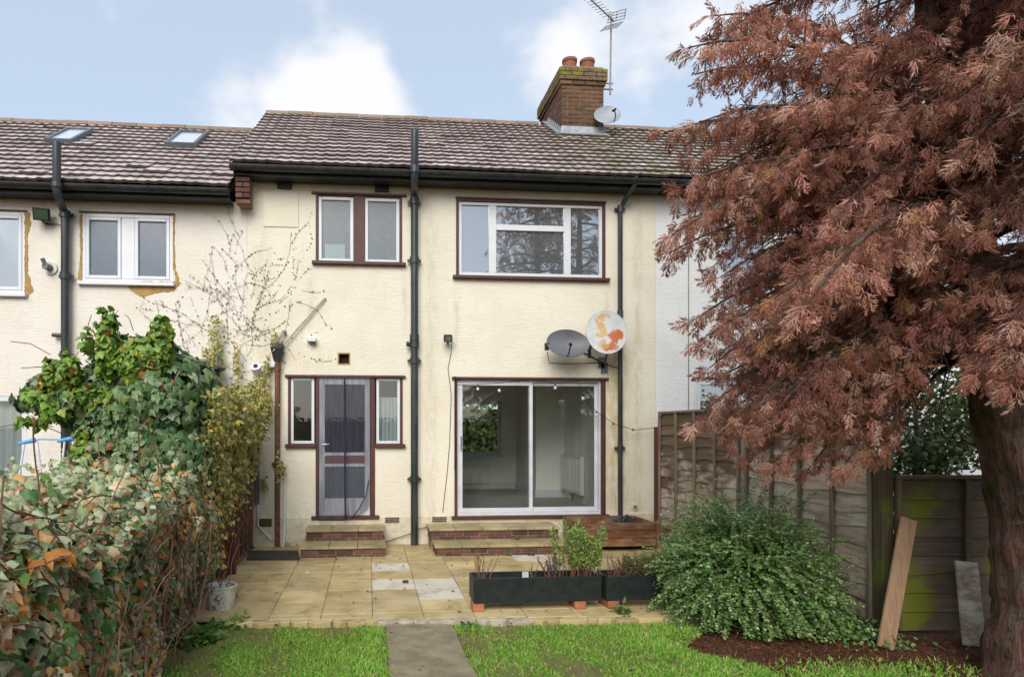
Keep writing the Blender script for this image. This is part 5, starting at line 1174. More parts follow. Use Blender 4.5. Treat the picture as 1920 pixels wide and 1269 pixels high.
P = np.concatenate(Ps); N_ = np.concatenate(Ns); m = len(P); plant_leaves(young, P, N_, RNG.uniform(.045, .095, m), pick(YG, m), n_rand=.6); stems('shoot', paths, .004, M['stem'], young)
# yellow variegated creeper on the fence near the house
cre = thing('variegated_creeper', 'yellow green small leaved creeper covering fence near the house', 'creeper', (-1.6, -1.3, 0))
m = 9500; y = RNG.uniform(-3.0, -.15, m); topc = np.interp(y, [-3.0, -2.0, -1.2, -.6, -.15], [2.05, 2.02, 1.92, 1.98, 2.15]); low = np.interp(y, [-2.7, -2.0, -1.2, -.6, -.15], [.45, .75, .90, 1.05, 1.25]) + .25 * np.sin(y * 9) + .1 * np.sin(y * 23)
z = low + (topc - low) * RNG.uniform(0, 1, m) ** .8; P = np.stack([-1.58 + .06 * RNG.normal(0, 1, m) + .07 * np.sin(y * 7 + z * 5) + .10 * (z > 1.5), y, z], 1)
YC = [((.46, .42, .09, .3), 3), ((.32, .36, .10, .6), 2.5), ((.56, .43, .09, .1), 2.2), ((.12, .19, .045, 0), 1.2), ((.42, .22, .05, 0), .7)]
plant_leaves(cre, P, np.tile([1., -.4, .3], (m, 1)), RNG.uniform(.028, .062, m), pick(YC, m), n_rand=.6)
Ps = []
for (px, py, rx, ry, c_) in ((405, 640, .10, .45, 230), (395, 680, .16, .22, 260), (444, 690, .05, .36, 120), (480, 735, .20, .25, 420), (500, 690, .05, .22, 90), (514, 640, .05, .18, 60), (430, 740, .3, .16, 500), (355, 705, .25, .14, 350), (455, 935, .10, .05, 60), (495, 905, .06, .10, 60), (530, 880, .05, .12, 50), (522, 880, .04, .3, 50)):
    p_, n_ = blob(c_, W(px, py, -.12 if px > 365 else -.9), (rx, .07, ry), px + 7, .15, .8); Ps.append(p_)
P = np.concatenate(Ps); m = len(P); plant_leaves(cre, P, np.tile([.1, -1., .3], (m, 1)), RNG.uniform(.025, .05, m), pick(YC, m), n_rand=.6)
paths = []
for k in range(40):
    y = random.uniform(-2.6, -.2); p_ = Vector((-1.6, y, random.uniform(.0, .5))); d = Vector((0, random.uniform(-.4, .4), 1)); q = [p_.copy()]
    for j in range(14): d = (d + Vector((0, random.uniform(-.35, .35), .1))).normalized(); p_ = p_ + d * .1; p_.x = -1.6 + random.uniform(.0, .05); q.append(p_.copy())
    paths.append(q)
stems('stem', paths, .007, M['stem'], cre)
# leafless vine on the wall
vine = thing('dry_wall_vine', 'leafless dried vine tendrils spread across the cream wall', 'vine', (W(430, 690).x, -.01, 2.2))
paths = []; dots = []
def walk(px, py, ang, n, sp, dep=0):
    q = []; a = ang
    for j in range(n):
        if px < 345 and py < 560: break
        q.append(W(px, py, -.008 - .006 * random.random())); px += math.cos(a) * sp; py -= math.sin(a) * sp; a += random.uniform(-.28, .28)
        if random.random() < .55: dots.append(W(px + random.uniform(-2.5, 2.5), py + random.uniform(-2.5, 2.5), -.012))
        if dep < 2 and random.random() < .09: walk(px, py, a + random.choice((-1, 1)) * random.uniform(.5, 1.1), int(n * .6), sp, dep + 1)
    # dead tendrils break off: keep pieces
    i = 0
    while i < len(q) - 1:
        k = random.randint(2, 7)
        if random.random() < .6 and len(q[i:i + k + 1]) > 1: paths.append(q[i:i + k + 1])
        i += k
for (px, py, an, n) in ((395, 690, 1.9, 26), (400, 690, 1.3, 24), (440, 690, 1.6, 34), (450, 700, 1.1, 30), (470, 690, 1.4, 34), (500, 680, 1.4, 20), (450, 640, .8, 16), (430, 640, 2.6, 20), (340, 690, 1.7, 22), (350, 660, 2.0, 18), (500, 640, 1.9, 22), (470, 560, 1.2, 20), (470, 570, 2.4, 20), (530, 700, 1.3, 6), (420, 690, .5, 16)): walk(px, py, an, n, 7)
stems('tendril', paths, .0022, M['vine'], vine, 3)['kind'] = 'stuff'
P = np.array(dots); m = len(P); o = scatter('dead_leaf', SM_V, SM_F, basis_from(np.tile([0, -1., .1], (m, 1)) + RNG.normal(0, .4, (m, 3)), RNG.normal(0, 1, (m, 3))), P, RNG.uniform(.012, .030, m), pick([((.12, .085, .055, 0), 2), ((.24, .17, .09, 0), 1)], m), SM_E, M['leaf'], vine); o['kind'] = 'stuff'

# ------------------------------------------------------------------ cotoneaster bush in front of the right fence
def bush_stems(parent, c, r, ns, seglen, nseg, leaf, pal, droop, stem_mat, wl_=.42, stemr=.003, zmin=-.02, outward=1.0, every=1):
    LV, LF = oval_leaf(wl_); Pl = []; Tl = []; paths = []
    for s_ in range(ns):
        D = norm(RNG.normal(0, 1, 3)); D[2] = abs(D[2]) * 1.0 - .05; base = np.array(c) + D * np.array(r) * RNG.uniform(.35, .8); base[2] = max(base[2], zmin + .03)
        d = norm(D * np.array([1, 1, .7]) * outward + np.array([0, 0, .25]) + RNG.normal(0, .3, 3)); p_ = base.copy(); q = [Vector(p_)]
        for j in range(nseg):
            d = norm(d + np.array([0, 0, -droop]) + RNG.normal(0, .08, 3)); p_ = p_ + d * seglen
            if p_[2] < zmin: break
            q.append(Vector(p_)); sd_ = np.cross(d, [0, 0, 1]); sd_ = norm(sd_)
            for sg in (-1, 1):
                Pl.append(p_ + RNG.normal(0, .003, 3)); Tl.append(sd_ * sg * .8 + d * 1.0 + RNG.normal(0, .18, 3) + np.array([0, 0, .25]))
        if len(q) > 1 and s_ % every == 0: paths.append(q)
    P = np.array(Pl); T = np.array(Tl); m = len(P); N_ = np.tile([0, -.25, 1.], (m, 1)) + RNG.normal(0, .4, (m, 3))
    o = scatter('foliage', LV, LF, basis_from(N_, T), P, RNG.uniform(.75, 1.25, m) * leaf, pick(pal, m), [1, 1, 1, 1, 1, 1], M['leaf'], parent); o['kind'] = 'stuff'
    stems('stem', paths, stemr, stem_mat, parent, 3)
cot = thing('evergreen_bush', 'low spreading evergreen bush with small leaves before the grey fence', 'bush', (3.35, -3.85, -.05))
CT_ = [((.11, .21, .05, 0), 3), ((.18, .31, .08, 0), 3), ((.30, .43, .17, 0), 1.8), ((.46, .56, .34, 0), .5), ((.16, .07, .03, 0), .12)]
bush_stems(cot, (3.34, -3.70, .10), (.60, .46, .84), 1250, .022, 22, .026, CT_, .07, M['shoot'], stemr=.0025, every=4)
bush_stems(cot, (3.34, -3.72, .30), (.52, .40, .66), 260, .022, 26, .024, CT_, .015, M['shoot'], stemr=.0025, every=4)
bush_stems(cot, (3.50, -3.9, .05), (.45, .40, .36), 220, .022, 16, .024, CT_, .10, M['shoot'], stemr=.0025, every=4)
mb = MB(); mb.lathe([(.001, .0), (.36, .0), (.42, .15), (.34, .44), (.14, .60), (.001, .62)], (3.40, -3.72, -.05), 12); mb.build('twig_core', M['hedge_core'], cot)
low_ = thing('ground_ivy', 'patch of dark ground ivy creeping below the leaning plank', 'ground cover', (3.95, -4.3, -.06))
m = 500; P = np.stack([RNG.normal(3.98, .16, m), RNG.normal(-4.25, .16, m), -.05 + np.clip(np.abs(RNG.normal(0, .07, m)), 0, .14)], 1); P[:, :2] = np.clip(P[:, :2], [3.5, -4.55], [4.4, -3.9]); plant_leaves(low_, P, np.tile([0, -.4, 1.], (m, 1)), RNG.uniform(.02, .04, m), pick(CT_[:3], m), n_rand=.6)

# ------------------------------------------------------------------ trough plants
def spiky(name, label, cat, c, n, h, spread, pal, leaf, wl_, density, group=None, lean=.25, bare=.25, stem_mat='stem', sr=.003, mat='leaf'):
    t = thing(name, label, cat, (c[0], c[1], c[2]), group); LV, LF = oval_leaf(wl_); Pl = []; Tl = []; paths = []
    for s_ in range(n):
        p_ = np.array(c) + np.array([RNG.normal(0, spread[0]), RNG.normal(0, spread[1]), 0]); d = norm(np.array([RNG.normal(0, lean), RNG.normal(0, lean), 1.])); hh = h * RNG.uniform(.55, 1.05); q = [Vector(p_)]; k = max(4, int(hh / .02))
        for j in range(k):
            d = norm(d + RNG.normal(0, .05, 3) + np.array([0, 0, .03])); p_ = p_ + d * hh / k; q.append(Vector(p_))
            if j / k > bare:
                for e_ in range(density): a = RNG.uniform(0, 6.28); Pl.append(p_.copy()); Tl.append(d * .8 + np.array([math.cos(a), math.sin(a), 0]))
        paths.append(q)
    stems('stem', paths, sr, M[stem_mat], t, 4)
    if Pl:
        P = np.array(Pl); T = np.array(Tl); m = len(P); o = scatter('foliage', LV, LF, basis_from(RNG.normal(0, 1, (m, 3)) + np.array([0, -.3, .4]), T), P, leaf * RNG.uniform(.7, 1.3, m), pick(pal, m), [1] * 6, M[mat], t); o['kind'] = 'stuff'
    return t
GR = [((.24, .37, .07, 0), 3), ((.33, .44, .11, 0), 2), ((.15, .26, .07, 0), 2), ((.42, .44, .15, 0), .6)]
zs_ = TZ1 - .055; yc_ = (TY0 + TY1) / 2
spiky('rosemary', 'tall upright green rosemary growing in the long trough', 'rosemary', (W(1088, 1080, yc_).x, yc_, zs_), 54, .52, (.085, .05), GR, .040, .14, 6, lean=.16)
spiky('lavender', 'small purple grey lavender left of the rosemary', 'lavender', (W(1038, 1080, yc_).x, yc_, zs_), 22, .24, (.045, .04), [((.10, .085, .13, 0), 2), ((.16, .14, .17, 0), 1), ((.10, .12, .09, 0), 1)], .022, .2, 4)
spiky('dead_twigs', 'dry reddish dead twigs at the left end of the long trough', 'twigs', (W(890, 1080, yc_).x + .06, yc_, zs_), 13, .34, (.03, .03), GR, .02, .2, 0, lean=.28, sr=.003)
spiky('dead_twigs', 'short dark dead twig between the dry twigs and the lavender', 'twigs', (W(996, 1080, yc_).x, yc_, zs_), 5, .19, (.02, .02), GR, .02, .2, 0, lean=.25, sr=.003)
spiky('dead_twigs', 'brown dead twigs right of the rosemary in the short trough', 'twigs', (W(1152, 1080, yc_).x, yc_, zs_), 26, .22, (.05, .04), GR, .02, .2, 0, lean=.5, sr=.002)
spiky('thyme', 'olive green rounded thyme at left of the short trough', 'thyme', (W(1180, 1080, yc_).x, yc_, zs_), 60, .21, (.045, .05), [((.09, .12, .03, 0), 2), ((.13, .15, .04, 0), 1)], .022, .16, 5, lean=.45, bare=.1)
spiky('thyme', 'brighter green thyme nearest the evergreen bush', 'thyme', (W(1222, 1080, yc_).x, yc_, zs_), 90, .24, (.07, .05), [((.16, .23, .06, 0), 2), ((.24, .29, .09, 0), 1)], .024, .14, 6, lean=.4, bare=.1)
m = MB(); q = W(985, 1082, yc_); m.box(q.x - .03, q.x + .03, yc_ - .002, yc_ + .002, TZ1 - .06, TZ1 + .025); tag(m.build('plant_tag', M['net_curtain']), 'small pale blue plant label stuck in the long trough', 'plant label')
# weeds
def weed(label, px, py, r, h, pal, cnt, leaf=.05, z=0.0):
    q = G(px, py, z); t = thing('weed', label, 'weed', (q.x, q.y, z), 'weeds'); m = cnt; a = RNG.uniform(0, 6.28, m); D = np.stack([np.cos(a), np.sin(a), RNG.uniform(.25, 1.4, m)], 1); P = np.array(q)[None] + np.stack([RNG.normal(0, r * .35, m), RNG.normal(0, r * .35, m), np.abs(RNG.normal(0, h * .4, m))], 1)
    LV, LF = oval_leaf(.22); o = scatter('foliage', LV, LF, basis_from(np.tile([0, 0, 1.], (m, 1)) + RNG.normal(0, .3, (m, 3)), D), P, leaf * RNG.uniform(.6, 1.3, m), pick(pal, m), [1] * 6, M['leaf'], t); o['kind'] = 'stuff'; return t
WG = [((.10, .22, .03, 0), 2), ((.16, .28, .05, 0), 1.5), ((.06, .14, .03, 0), 1)]
weed('broad leaved weed clump at foot of the ivy hedge beside lawn', 370, 1200, .16, .10, WG, 220, .13, -.04)
weed('weed tuft in lawn just below the paint bucket', 440, 1172, .16, .06, WG, 150, .09, -.04)
weed('bright green weed at foot of the wide patio steps', 953, 1040, .035, .03, [((.22, .34, .04, 0), 1)], 45, .05)
weed('dark weed at foot of the patio steps, left one', 903, 1040, .03, .03, WG, 40, .04); weed('olive weed at foot of patio steps nearest the rosemary', 995, 1040, .05, .03, [((.14, .16, .07, 0), 1)], 60, .04)
weed('weed growing on the lower patio tread under the door centre', 970, 1010, .04, .03, [((.2, .3, .05, 0), 1)], 50, .04, .137); weed('mossy weed at left end of the lower patio tread', 832, 1009, .05, .03, WG, 60, .035, .137)
weed('green weed below short trough between its bricks', 1168, 1152, .08, .09, [((.14, .22, .06, 0), 1), ((.2, .27, .08, 0), 1)], 170, .06, -.02)
weed('small weed at foot of the ivy fence near the house', 468, 1026, .06, .06, WG, 110, .05); weed('leafy weed beside the path edge in the right lawn', 880, 1172, .10, .04, WG, 70, .06, -.04)

# ------------------------------------------------------------------ grass
def inside_lawn(x, y):
    pl = np.interp(x, [.10, .8], [0, 1]); rag = .025 * np.sin(y * 17) + .02 * np.sin(y * 41 + 1); on_path = (x > .145 - (y + 3.66) * .017 + rag) & (x < .69 - (y + 3.7) * .017 + rag) & (y < -3.6)
    edge = np.interp(x, [-1.6, 2.9], [-3.50, -3.76]) - .06; litter = x > np.interp(y, [-8, -6.6, -5.4, -4.55, -3.75], [4.2, 4.1, 3.2, 2.5, 2.75]) + .10 * np.sin(y * 9)
    return (y < edge) & ~on_path & ~litter
m = 175000; x = RNG.uniform(-1.6, 4.2, m); y = -3.45 - 3.6 * RNG.uniform(0, 1, m) ** 1.15; k = inside_lawn(x, y); x, y = x[k], y[k]
d = vnoise(np.stack([x, y, 0 * x], 1), 3.0, 31) + .6 * vnoise(np.stack([x, y, 0 * x], 1), 9.0, 32); k = RNG.uniform(0, 1, len(x)) < np.clip(.72 + 1.7 * d, .14, 1); x, y, d = x[k], y[k], d[k]; m = len(x)
tx = RNG.normal(3.35, .4, 2500); ty = RNG.normal(-5.0, .12, 2500); x = np.concatenate([x, tx]); y = np.concatenate([y, ty]); d = np.concatenate([d, np.full(2500, .2)]); m = len(x)
P = np.stack([x, y, np.full(m, -.045)], 1)
GV = [(-.07, 0, 0), (.07, 0, 0), (-.055, .5, .03), (.055, .5, .03), (0, 1, -.16)]; GF = [(0, 1, 3), (0, 3, 2), (2, 3, 4)]
lean = RNG.normal(0, .75, (m, 3)); lean[:, 2] = 1; C = pick([((.24, .45, .06, 0), 3), ((.16, .35, .045, 0), 2.4), ((.36, .52, .11, 0), 2.2), ((.52, .46, .20, 0), .9)], m); C[:, :3] *= (1 + .35 * d)[:, None]; C[:, 0] *= 1 + .5 * np.clip(-d, 0, 1)
gs = np.stack([RNG.uniform(.055, .085, m), RNG.uniform(.012, .042, m) * (1 + .5 * np.clip(d, -.6, .9)), RNG.uniform(.03, .06, m)], 1); a = RNG.uniform(0, 6.28, m); nn = np.stack([np.cos(a), np.sin(a), 0 * a], 1)
o = scatter('grass', GV, GF, basis_from(nn, lean), P, gs, C, [0] * 5, M['grass'], None); tag(o, 'short bright green lawn grass either side of the path', 'grass', kind='stuff')
# dropped needles and leaves on the bare earth
m = 9000; x = RNG.normal(3.5, .8, m); y = RNG.normal(-4.75, .5, m); k = ~inside_lawn(x, y) & (y < -3.85); x, y = x[k], y[k]; m = len(x)
o = scatter('needle_litter', [(-.06, 0, 0), (.06, 0, 0), (0, 1, .1)], [(0, 1, 2)], basis_from(np.tile([0, 0, 1.], (m, 1)) + RNG.normal(0, .3, (m, 3)), RNG.normal(0, 1, (m, 3)) * [1, 1, .1]), np.stack([x, y, np.full(m, -.055)], 1), RNG.uniform(.03, .09, m), pick([((.20, .075, .04, 0), 2), ((.27, .13, .07, 0), 1), ((.08, .045, .03, 0), 1)], m), [0] * 3, M['needle'], None); tag(o, 'fallen red brown needles scattered under the conifer', 'litter', kind='stuff')
m = 160; x = RNG.uniform(-1.4, 2.6, m); y = RNG.uniform(-5.2, -.9, m); o = scatter('fallen_leaf', SM_V, SM_F, basis_from(np.tile([0, 0, 1.], (m, 1)) + RNG.normal(0, .25, (m, 3)), RNG.normal(0, 1, (m, 3)) * [1, 1, .1]), np.stack([x, y, np.where(y > -3.5, .010, -.012)], 1), RNG.uniform(.015, .04, m), pick([((.22, .11, .05, 0), 2), ((.3, .2, .1, 0), 1), ((.07, .05, .03, 0), 2)], m), SM_E, M['leaf'], None); tag(o, 'scattered small fallen leaves and debris on patio and grass', 'leaves', kind='stuff')

# ------------------------------------------------------------------ the dead conifer
def frond():
    vs = []; fs = []; n = 6; Lr = 1.0
    def rp(t): return np.array([Lr * t * (1 - .25 * t), 0, -.45 * t * t])
    for i in range(0, n, 2):
        a, b_ = rp(i / n), rp((i + 2) / n); w = .022 * (1 - .6 * i / n); k = len(vs); vs += [a + [0, -w, 0], a + [0, w, 0], b_ + [0, 0, 0]]; fs.append((k, k + 1, k + 2))
    for i in range(1, n + 1):
        t = i / n - .04; b0 = rp(t); tg = norm(rp(min(1, t + .05)) - rp(t - .05)); ll = (.50 * (1 - .55 * t) + .08)
        for sg in (-1, 1):
            l2 = ll * RNG.uniform(.65, 1.25); dr = norm(tg * RNG.uniform(.8, 1.3) + np.array([0, sg * RNG.uniform(.45, .95), -.15 + RNG.normal(0, .25)])); tip = b0 + dr * l2 + np.array([0, 0, -.14 * l2]); sd_ = norm(np.cross(dr, [RNG.normal(0, .3), 0, 1])); w = .036 * RNG.uniform(.7, 1.2); mid = b0 + dr * l2 * .5; k = len(vs)
            vs += [b0, mid + sd_ * w, tip, mid - sd_ * w]; fs += [(k, k + 1, k + 2), (k, k + 2, k + 3)]
            for (f, sg2) in ((.35, 1), (.62, -1)):
                c = b0 + dr * l2 * f; d2 = norm(dr * .8 + sd_ * sg2 * .7 + np.array([0, 0, RNG.normal(-.1, .2)])); k = len(vs); w2 = .026; s2 = norm(np.cross(d2, [0, 0, 1])); vs += [c - s2 * w2, c + s2 * w2, c + d2 * l2 * .5 * (1.1 - f * .6)]; fs.append((k, k + 1, k + 2))
    return np.array(vs), np.array(fs)
FV, FF = frond()
con = thing('conifer_tree', 'large dead red brown conifer with drooping sprays at right', 'tree', (4.62, -5.25, -.06))
A_top = W(1742, 60, -5.05)
stemA = [Vector((4.64, -5.25, -.1)), Vector((4.60, -5.24, .5)), Vector((4.52, -5.22, 1.1)), Vector((4.30, -5.18, 1.75)), Vector((4.12, -5.12, 2.6)), A_top, Vector((A_top.x - .05, -5.0, 6.2)), Vector((A_top.x - .05, -5.0, 8.6))]
stemB = [Vector((4.66, -5.26, .7)), Vector((4.74, -5.28, 1.6)), Vector((4.82, -5.3, 2.8)), Vector((4.86, -5.3, 4.6)), Vector((4.9, -5.3, 7.6))]
def gnarl(path, rads, n=40, steps=22):
    pts = []; rr = []
    for i in range(len(path) - 1):
        for j in range(steps): t = j / steps; pts.append(path[i].lerp(path[i+1], t)); rr.append(rads[i] + (rads[i+1] - rads[i]) * t)
    pts.append(path[-1]); rr.append(rads[-1]); mb = MB(); mb.tube(pts, rr, n)
    V = np.array(mb.v); k = len(pts) * n; cen = np.repeat(np.array([p_[:] for p_ in pts]), n, 0); dd = V[:k] - cen; ang = np.arctan2(dd[:, 1], dd[:, 0]); z = cen[:, 2]; Q = np.stack([np.cos(ang), np.sin(ang), z], 1)
    f = 1 + .13 * np.sin(ang * 3 + z * 1.6) + .05 * np.abs(np.sin(ang * 8 - z * 1.5 + 2 * vnoise(Q, 2, 5))) + .16 * vnoise(Q * [1, 1, 2.2], 2.6, 3) + .12 * vnoise(Q * [2, 2, 3], 4.5, 8) + .05 * vnoise(Q * [6, 6, 4], 5, 9)
    for (za, aa, rr_) in ((.55, -2.3, .16), (.75, -1.7, .13), (1.05, -2.2, .18), (.3, -1.9, .15), (1.3, -1.4, .14)): f += .30 * np.exp(-(((z - za) / (rr_ * .6)) ** 2 + ((np.angle(np.exp(1j * (ang - aa)))) / (rr_ * 2)) ** 2))
    V[:k] = cen + dd * f[:, None]; mb.v = [tuple(v) for v in V]; return mb
mb = gnarl(stemA, [.38, .29, .25, .19, .14, .065, .05, .02]); mb.build('trunk', M['bark'], con, smooth=True)
mb = gnarl(stemB, [.2, .18, .13, .08, .03]); mb.build('limb', M['bark'], con, smooth=True)
def on_stem(path, z):
    for a, b_ in zip(path, path[1:]):
        if a.z <= z <= b_.z: return a.lerp(b_, (z - a.z) / (b_.z - a.z))
    return path[-1].copy()
branches = []
for i in range(150):
    z = 2.1 + 6.3 * ((i + .5) / 150) ** 1.25; st = stemA if random.random() < .6 else stemB; b0 = on_stem(st, z); az_ = i * 2.399 + random.uniform(-.3, .3)
    Lb = (2.55 * (1 - (z - 2.0) / 7.6) ** .65 + .15) * random.uniform(.72, 1.04)
    branches.append((b0, az_, Lb, random.uniform(.12, .42), random.uniform(.35, .60)))
# boughs that the picture shows reaching left over the fence and lawn
for (z, tx_, ty_, tz_) in ((2.35, 1290, 800, -4.75), (2.2, 1400, 770, -4.4), (2.5, 1330, 690, -4.9), (2.6, 1300, 600, -4.6), (2.7, 1262, 470, -4.9), (2.9, 1275, 420, -4.5), (3.0, 1275, 350, -5.1), (3.1, 1245, 250, -4.7), (3.3, 1310, 230, -5.0), (3.4, 1300, 140, -4.9), (3.5, 1290, 90, -5.2), (3.6, 1340, 30, -4.8), (2.4, 1480, 860, -5.0), (2.3, 1560, 700, -5.3), (2.55, 1450, 560, -5.4), (2.5, 1860, 700, -5.7), (2.6, 1900, 600, -5.9), (2.5, 1800, 560, -5.7), (3.2, 1420, 330, -5.5), (3.3, 1560, 420, -5.7), (3.0, 1640, 480, -5.8), (3.4, 1500, 200, -5.6), (3.5, 1650, 250, -5.9), (3.6, 1800, 300, -6.0), (3.3, 1850, 430, -6.0), (3.8, 1600, 90, -5.7), (3.8, 1850, 120, -5.9), (2.3, 1335, 830, -5.0), (2.3, 1400, 850, -4.6), (2.2, 1450, 870, -5.2), (2.2, 1515, 880, -4.8), (2.2, 1585, 870, -5.1), (2.2, 1640, 850, -4.9), (2.3, 1560, 800, -4.6), (2.3, 1500, 760, -5.3), (2.4, 1350, 770, -4.5), (2.3, 1600, 790, -5.3), (2.4, 1430, 800, -5.3), (2.4, 1310, 640, -5.0), (2.4, 1400, 690, -4.8), (2.5, 1835, 700, -5.9), (2.5, 1890, 725, -6.0), (2.6, 1915, 690, -5.8), (2.8, 1350, 520, -5.0), (2.5, 1420, 640, -5.1), (3.0, 1260, 440, -5.2)):
    branches.append((on_stem(stemA if tx_ < 1780 else stemB, z), W(tx_, ty_, tz_), None, None, None))
def uv(p_):
    q = p_ - CAM; fw = q.x * math.sin(CAM_YAW) + q.y * math.cos(CAM_YAW); rt = q.x * math.cos(CAM_YAW) - q.y * math.sin(CAM_YAW)
    return (CAM_PX + CAM_F * rt / fw, CAM_YH - CAM_F * q.z / fw) if fw > .3 else (9999, 0)
LEFT_V = [-900, 0, 85, 160, 245, 330, 420, 470, 560, 690, 790, 830, 900]; LEFT_U = [1560, 1370, 1285, 1325, 1240, 1290, 1255, 1245, 1290, 1330, 1290, 1350, 1420]
BOT_U = [1290, 1400, 1550, 1650, 1700, 1750, 1800, 1830, 1920, 2400]; BOT_V = [820, 890, 905, 890, 760, 640, 640, 700, 760, 760]
def in_crown(p_, mg=0):
    u_, v_ = uv(p_); return u_ > np.interp(v_, LEFT_V, LEFT_U) + mg and v_ < np.interp(u_, BOT_U, BOT_V) - mg
bm2 = MB(); FP = []; FD = []; FS = []; FO = []
def bez(b0, tip, bend, t): return b0.lerp(tip, t) + Vector((0, 0, bend * 4 * t * (1 - t)))
for (b0, az_, Lb, up, dr) in branches:
    if isinstance(az_, Vector): tip = az_; bend = .16 * (tip - b0).length; Lb = (tip - b0).length
    else:
        d = Vector((math.cos(az_), math.sin(az_), 0))
        for _ in range(14):
            tip = b0 + d * Lb + Vector((0, 0, Lb * (up - dr))); bend = Lb * .10
            if in_crown(tip + Vector((0, 0, -.1)), 15): break
            Lb *= .9
        if Lb < .5: continue
        if (tip - CAM).length < 1.9: continue
        if b0.z < 2.7 and d.y < -.2 and random.random() < .55: continue
        if b0.z < 2.9 and d.y > .75: continue
    n = 9; pts = [bez(b0, tip, bend, k / n) for k in range(n + 1)]; r0 = .012 + .012 * Lb; bm2.tube(pts, [r0 * (1 - .88 * k / n) for k in range(n + 1)], 5)
    k = 0; s0 = .18; hi_ = max(0, b0.z - 5.0); step = (.052 + .22 * min(1, hi_)) / Lb; t = s0
    main = (tip - b0).normalized(); side = main.cross(Vector((0, 0, 1))).normalized()
    while t <= 1.0:
        p_ = bez(b0, tip, bend, t); tg = (bez(b0, tip, bend, min(1, t + .05)) - bez(b0, tip, bend, t - .05)).normalized()
        for sg in (-1, 1):
            wl2 = (.50 * (1 - t) ** .7 + .10) * random.uniform(.5, 1.1); d2 = (tg * random.uniform(.5, .9) + side * sg * random.uniform(.5, 1) + Vector((0, 0, random.uniform(-.75, .45)))).normalized(); nf = max(1, int(wl2 / (.072 + .2 * min(1, hi_))))
            if wl2 > .25: bm2.tube([p_, p_ + d2 * wl2 * .6 + Vector((0, 0, .01)), p_ + d2 * wl2 + Vector((0, 0, -.06))], [.0045, .0035, .002], 3, False)
            for q in range(nf):
                f = (q + .6) / nf; FP.append(p_ + d2 * wl2 * f + Vector((0, 0, -.05 * f))); FD.append((d2 * .5 + Vector((random.gauss(0, .4), random.gauss(0, .4), -.45 - random.random() * .9)))); FS.append(random.uniform(.068, .142) * (1 + 1.6 * min(1, hi_))); FO.append(t)
        if random.random() < .8: FP.append(p_.copy()); FD.append(tg * .5 + Vector((random.gauss(0, .4), random.gauss(0, .4), -.7))); FS.append(random.uniform(.07, .15) * (1 + 1.6 * min(1, hi_))); FO.append(t)
        t += step * random.uniform(.8, 1.25)
    for q in range(3): FP.append(tip.copy()); FD.append(main + Vector((random.gauss(0, .35), random.gauss(0, .35), -.3))); FS.append(random.uniform(.09, .17)); FO.append(1.)
bm2.build('branch', M['bark'], con, recalc=False, smooth=True)
FP = np.array([p_[:] for p_ in FP]); FD = norm(np.array([p_[:] for p_ in FD])); FS = np.array(FS); m = len(FP)
keep = (np.linalg.norm(FP - np.array(CAM), axis=1) > 1.5) & np.array([in_crown(Vector(p_) + Vector((0, 0, -.04)), -12) for p_ in FP]); FP, FD, FS = FP[keep], FD[keep], FS[keep]; m = len(FP)
ref = RNG.normal(0, 1, (m, 3)) + np.array([-.2, -1.2, .5]); zc_ = norm(ref - FD * (ref * FD).sum(1, keepdims=True)); B = np.stack([FD, np.cross(zc_, FD), zc_], 2)
C = pick([((.42, .188, .138, 0), 3), ((.50, .245, .182, 0), 2.5), ((.33, .138, .094, 0), 2.2), ((.62, .38, .29, 0), 1.5), ((.50, .27, .125, 0), .3), ((.23, .105, .075, 0), 1.1)], m)
C[:, :3] *= (1 + .25 * vnoise(FP, 2.2, 77))[:, None]
o = scatter('crown', FV, FF, B, FP, FS, C, [0] * len(FV), M['needle'], con); o['kind'] = 'stuff'

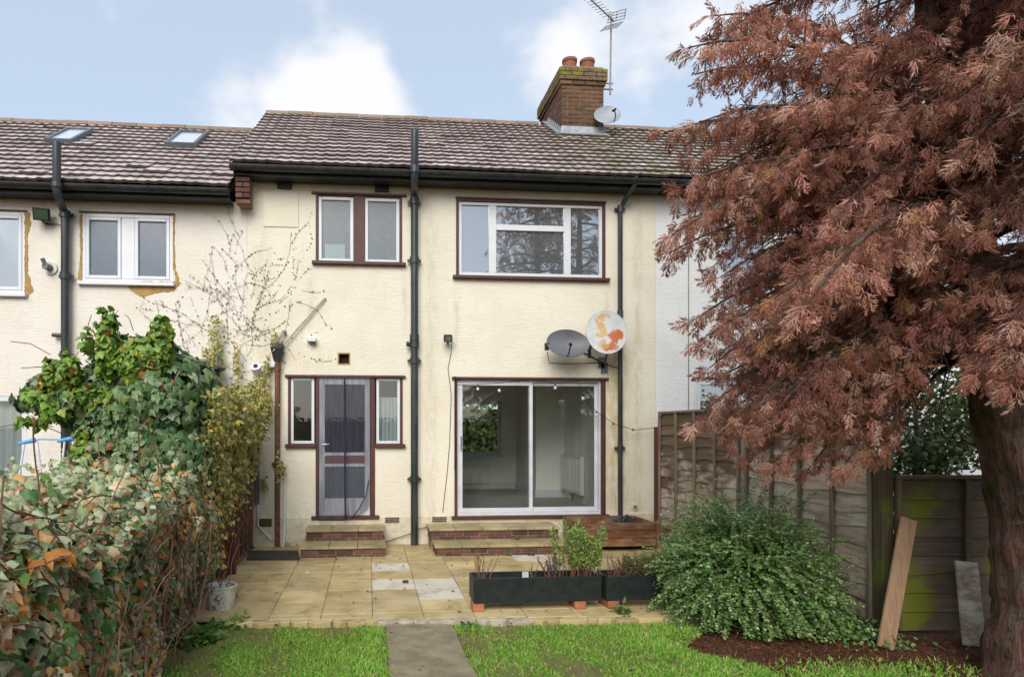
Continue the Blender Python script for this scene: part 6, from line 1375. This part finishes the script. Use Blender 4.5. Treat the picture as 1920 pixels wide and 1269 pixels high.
# ------------------------------------------------------------------ planting further off
def leafy_tree(name, label, base, h, r, cnt, pal, leaf, seed, cat='tree', trunk=.10, lumps=7):
    t = thing(name, label, cat, base); Ps = []; Ns = []
    mb = MB(); mb.tube([Vector(base), Vector(base) + Vector((.05, 0, h * .35)), Vector(base) + Vector((0, .05, h * .8))], [trunk, trunk * .75, trunk * .25], 8)
    for k in range(lumps):
        a = RNG.uniform(0, 6.28); q = RNG.uniform(.2, .75); c = np.array(base) + np.array([math.cos(a) * r * q, math.sin(a) * r * q * .8, h * RNG.uniform(.45, .88)]); rr = r * RNG.uniform(.38, .6)
        mb.tube([Vector(base) + Vector((0, 0, h * .35)), Vector(c)], [trunk * .5, trunk * .12], 5); p_, n_ = blob(cnt // lumps, c, (rr, rr, rr * .8), seed + k, .2, .8); Ps.append(p_); Ns.append(n_)
    mb.build('trunk', M['stem'], t); P = np.concatenate(Ps); N_ = np.concatenate(Ns); m = len(P); N2 = norm(norm(N_) + RNG.normal(0, .6, (m, 3)))
    o = scatter('crown', SM_V, SM_F, basis_from(N2, RNG.normal(0, 1, (m, 3)) - [0, 0, .5]), P, RNG.uniform(.7, 1.3, m) * leaf, pick(pal, m), SM_E, M['leaf'], t); o['kind'] = 'stuff'; return t
OG = [((.07, .11, .03, 0), 2), ((.12, .16, .045, 0), 2), ((.20, .22, .08, 0), 1), ((.04, .07, .02, 0), 1)]
leafy_tree('garden_shrub', 'loose olive green shrub behind the right fence under the conifer', (6.0, -2.6, -.06), 2.7, .95, 3200, OG, .055, 41, 'shrub', .05)
leafy_tree('garden_shrub', 'darker green shrub further right behind the low fence', (8.2, -1.6, -.06), 3.4, 1.4, 3000, OG[:2], .07, 51, 'shrub', .06)
fh = thing('front_hedge', 'bright green hedge seen through the room and its rear window', 'hedge', (2.2, 6.5, -.06)); m = 5200
P = np.stack([RNG.uniform(.2, 4.6, m), 6.4 + RNG.uniform(-.2, .3, m), RNG.uniform(-.05, 2.35, m)], 1); plant_leaves(fh, P, np.tile([0, -1., .4], (m, 1)), RNG.uniform(.07, .14, m), pick([((.30, .44, .10, 0), 1), ((.42, .52, .16, 0), 1), ((.20, .32, .07, 0), 1)], m), n_rand=.6)
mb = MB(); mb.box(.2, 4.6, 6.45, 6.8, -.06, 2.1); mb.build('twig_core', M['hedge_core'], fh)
leafy_tree('broadleaf_tree', 'tall leafy tree at the bottom of the garden behind the camera', (7.6, -23, -.06), 9.0, 3.0, 9000, OG, .22, 71, 'tree', .22, 12)
leafy_tree('broadleaf_tree', 'smaller tree behind the camera on the left', (-7, -26, -.06), 7.0, 2.6, 6000, OG, .22, 81, 'tree', .2, 10)
gh = thing('reflection_hedge', 'unseen clipped hedge added behind the camera to darken glass reflections', 'hedge', (1, -19.4, -.06)); m = 9000  # unseen hedge, added so the glass does not mirror bright horizon sky
P = np.stack([RNG.uniform(-9, 11, m), -19.4 + RNG.uniform(-.35, .45, m), RNG.uniform(0, 2.1, m)], 1); plant_leaves(gh, P, np.tile([0, 1., .3], (m, 1)), RNG.uniform(.09, .16, m), pick(OG, m), n_rand=.6)
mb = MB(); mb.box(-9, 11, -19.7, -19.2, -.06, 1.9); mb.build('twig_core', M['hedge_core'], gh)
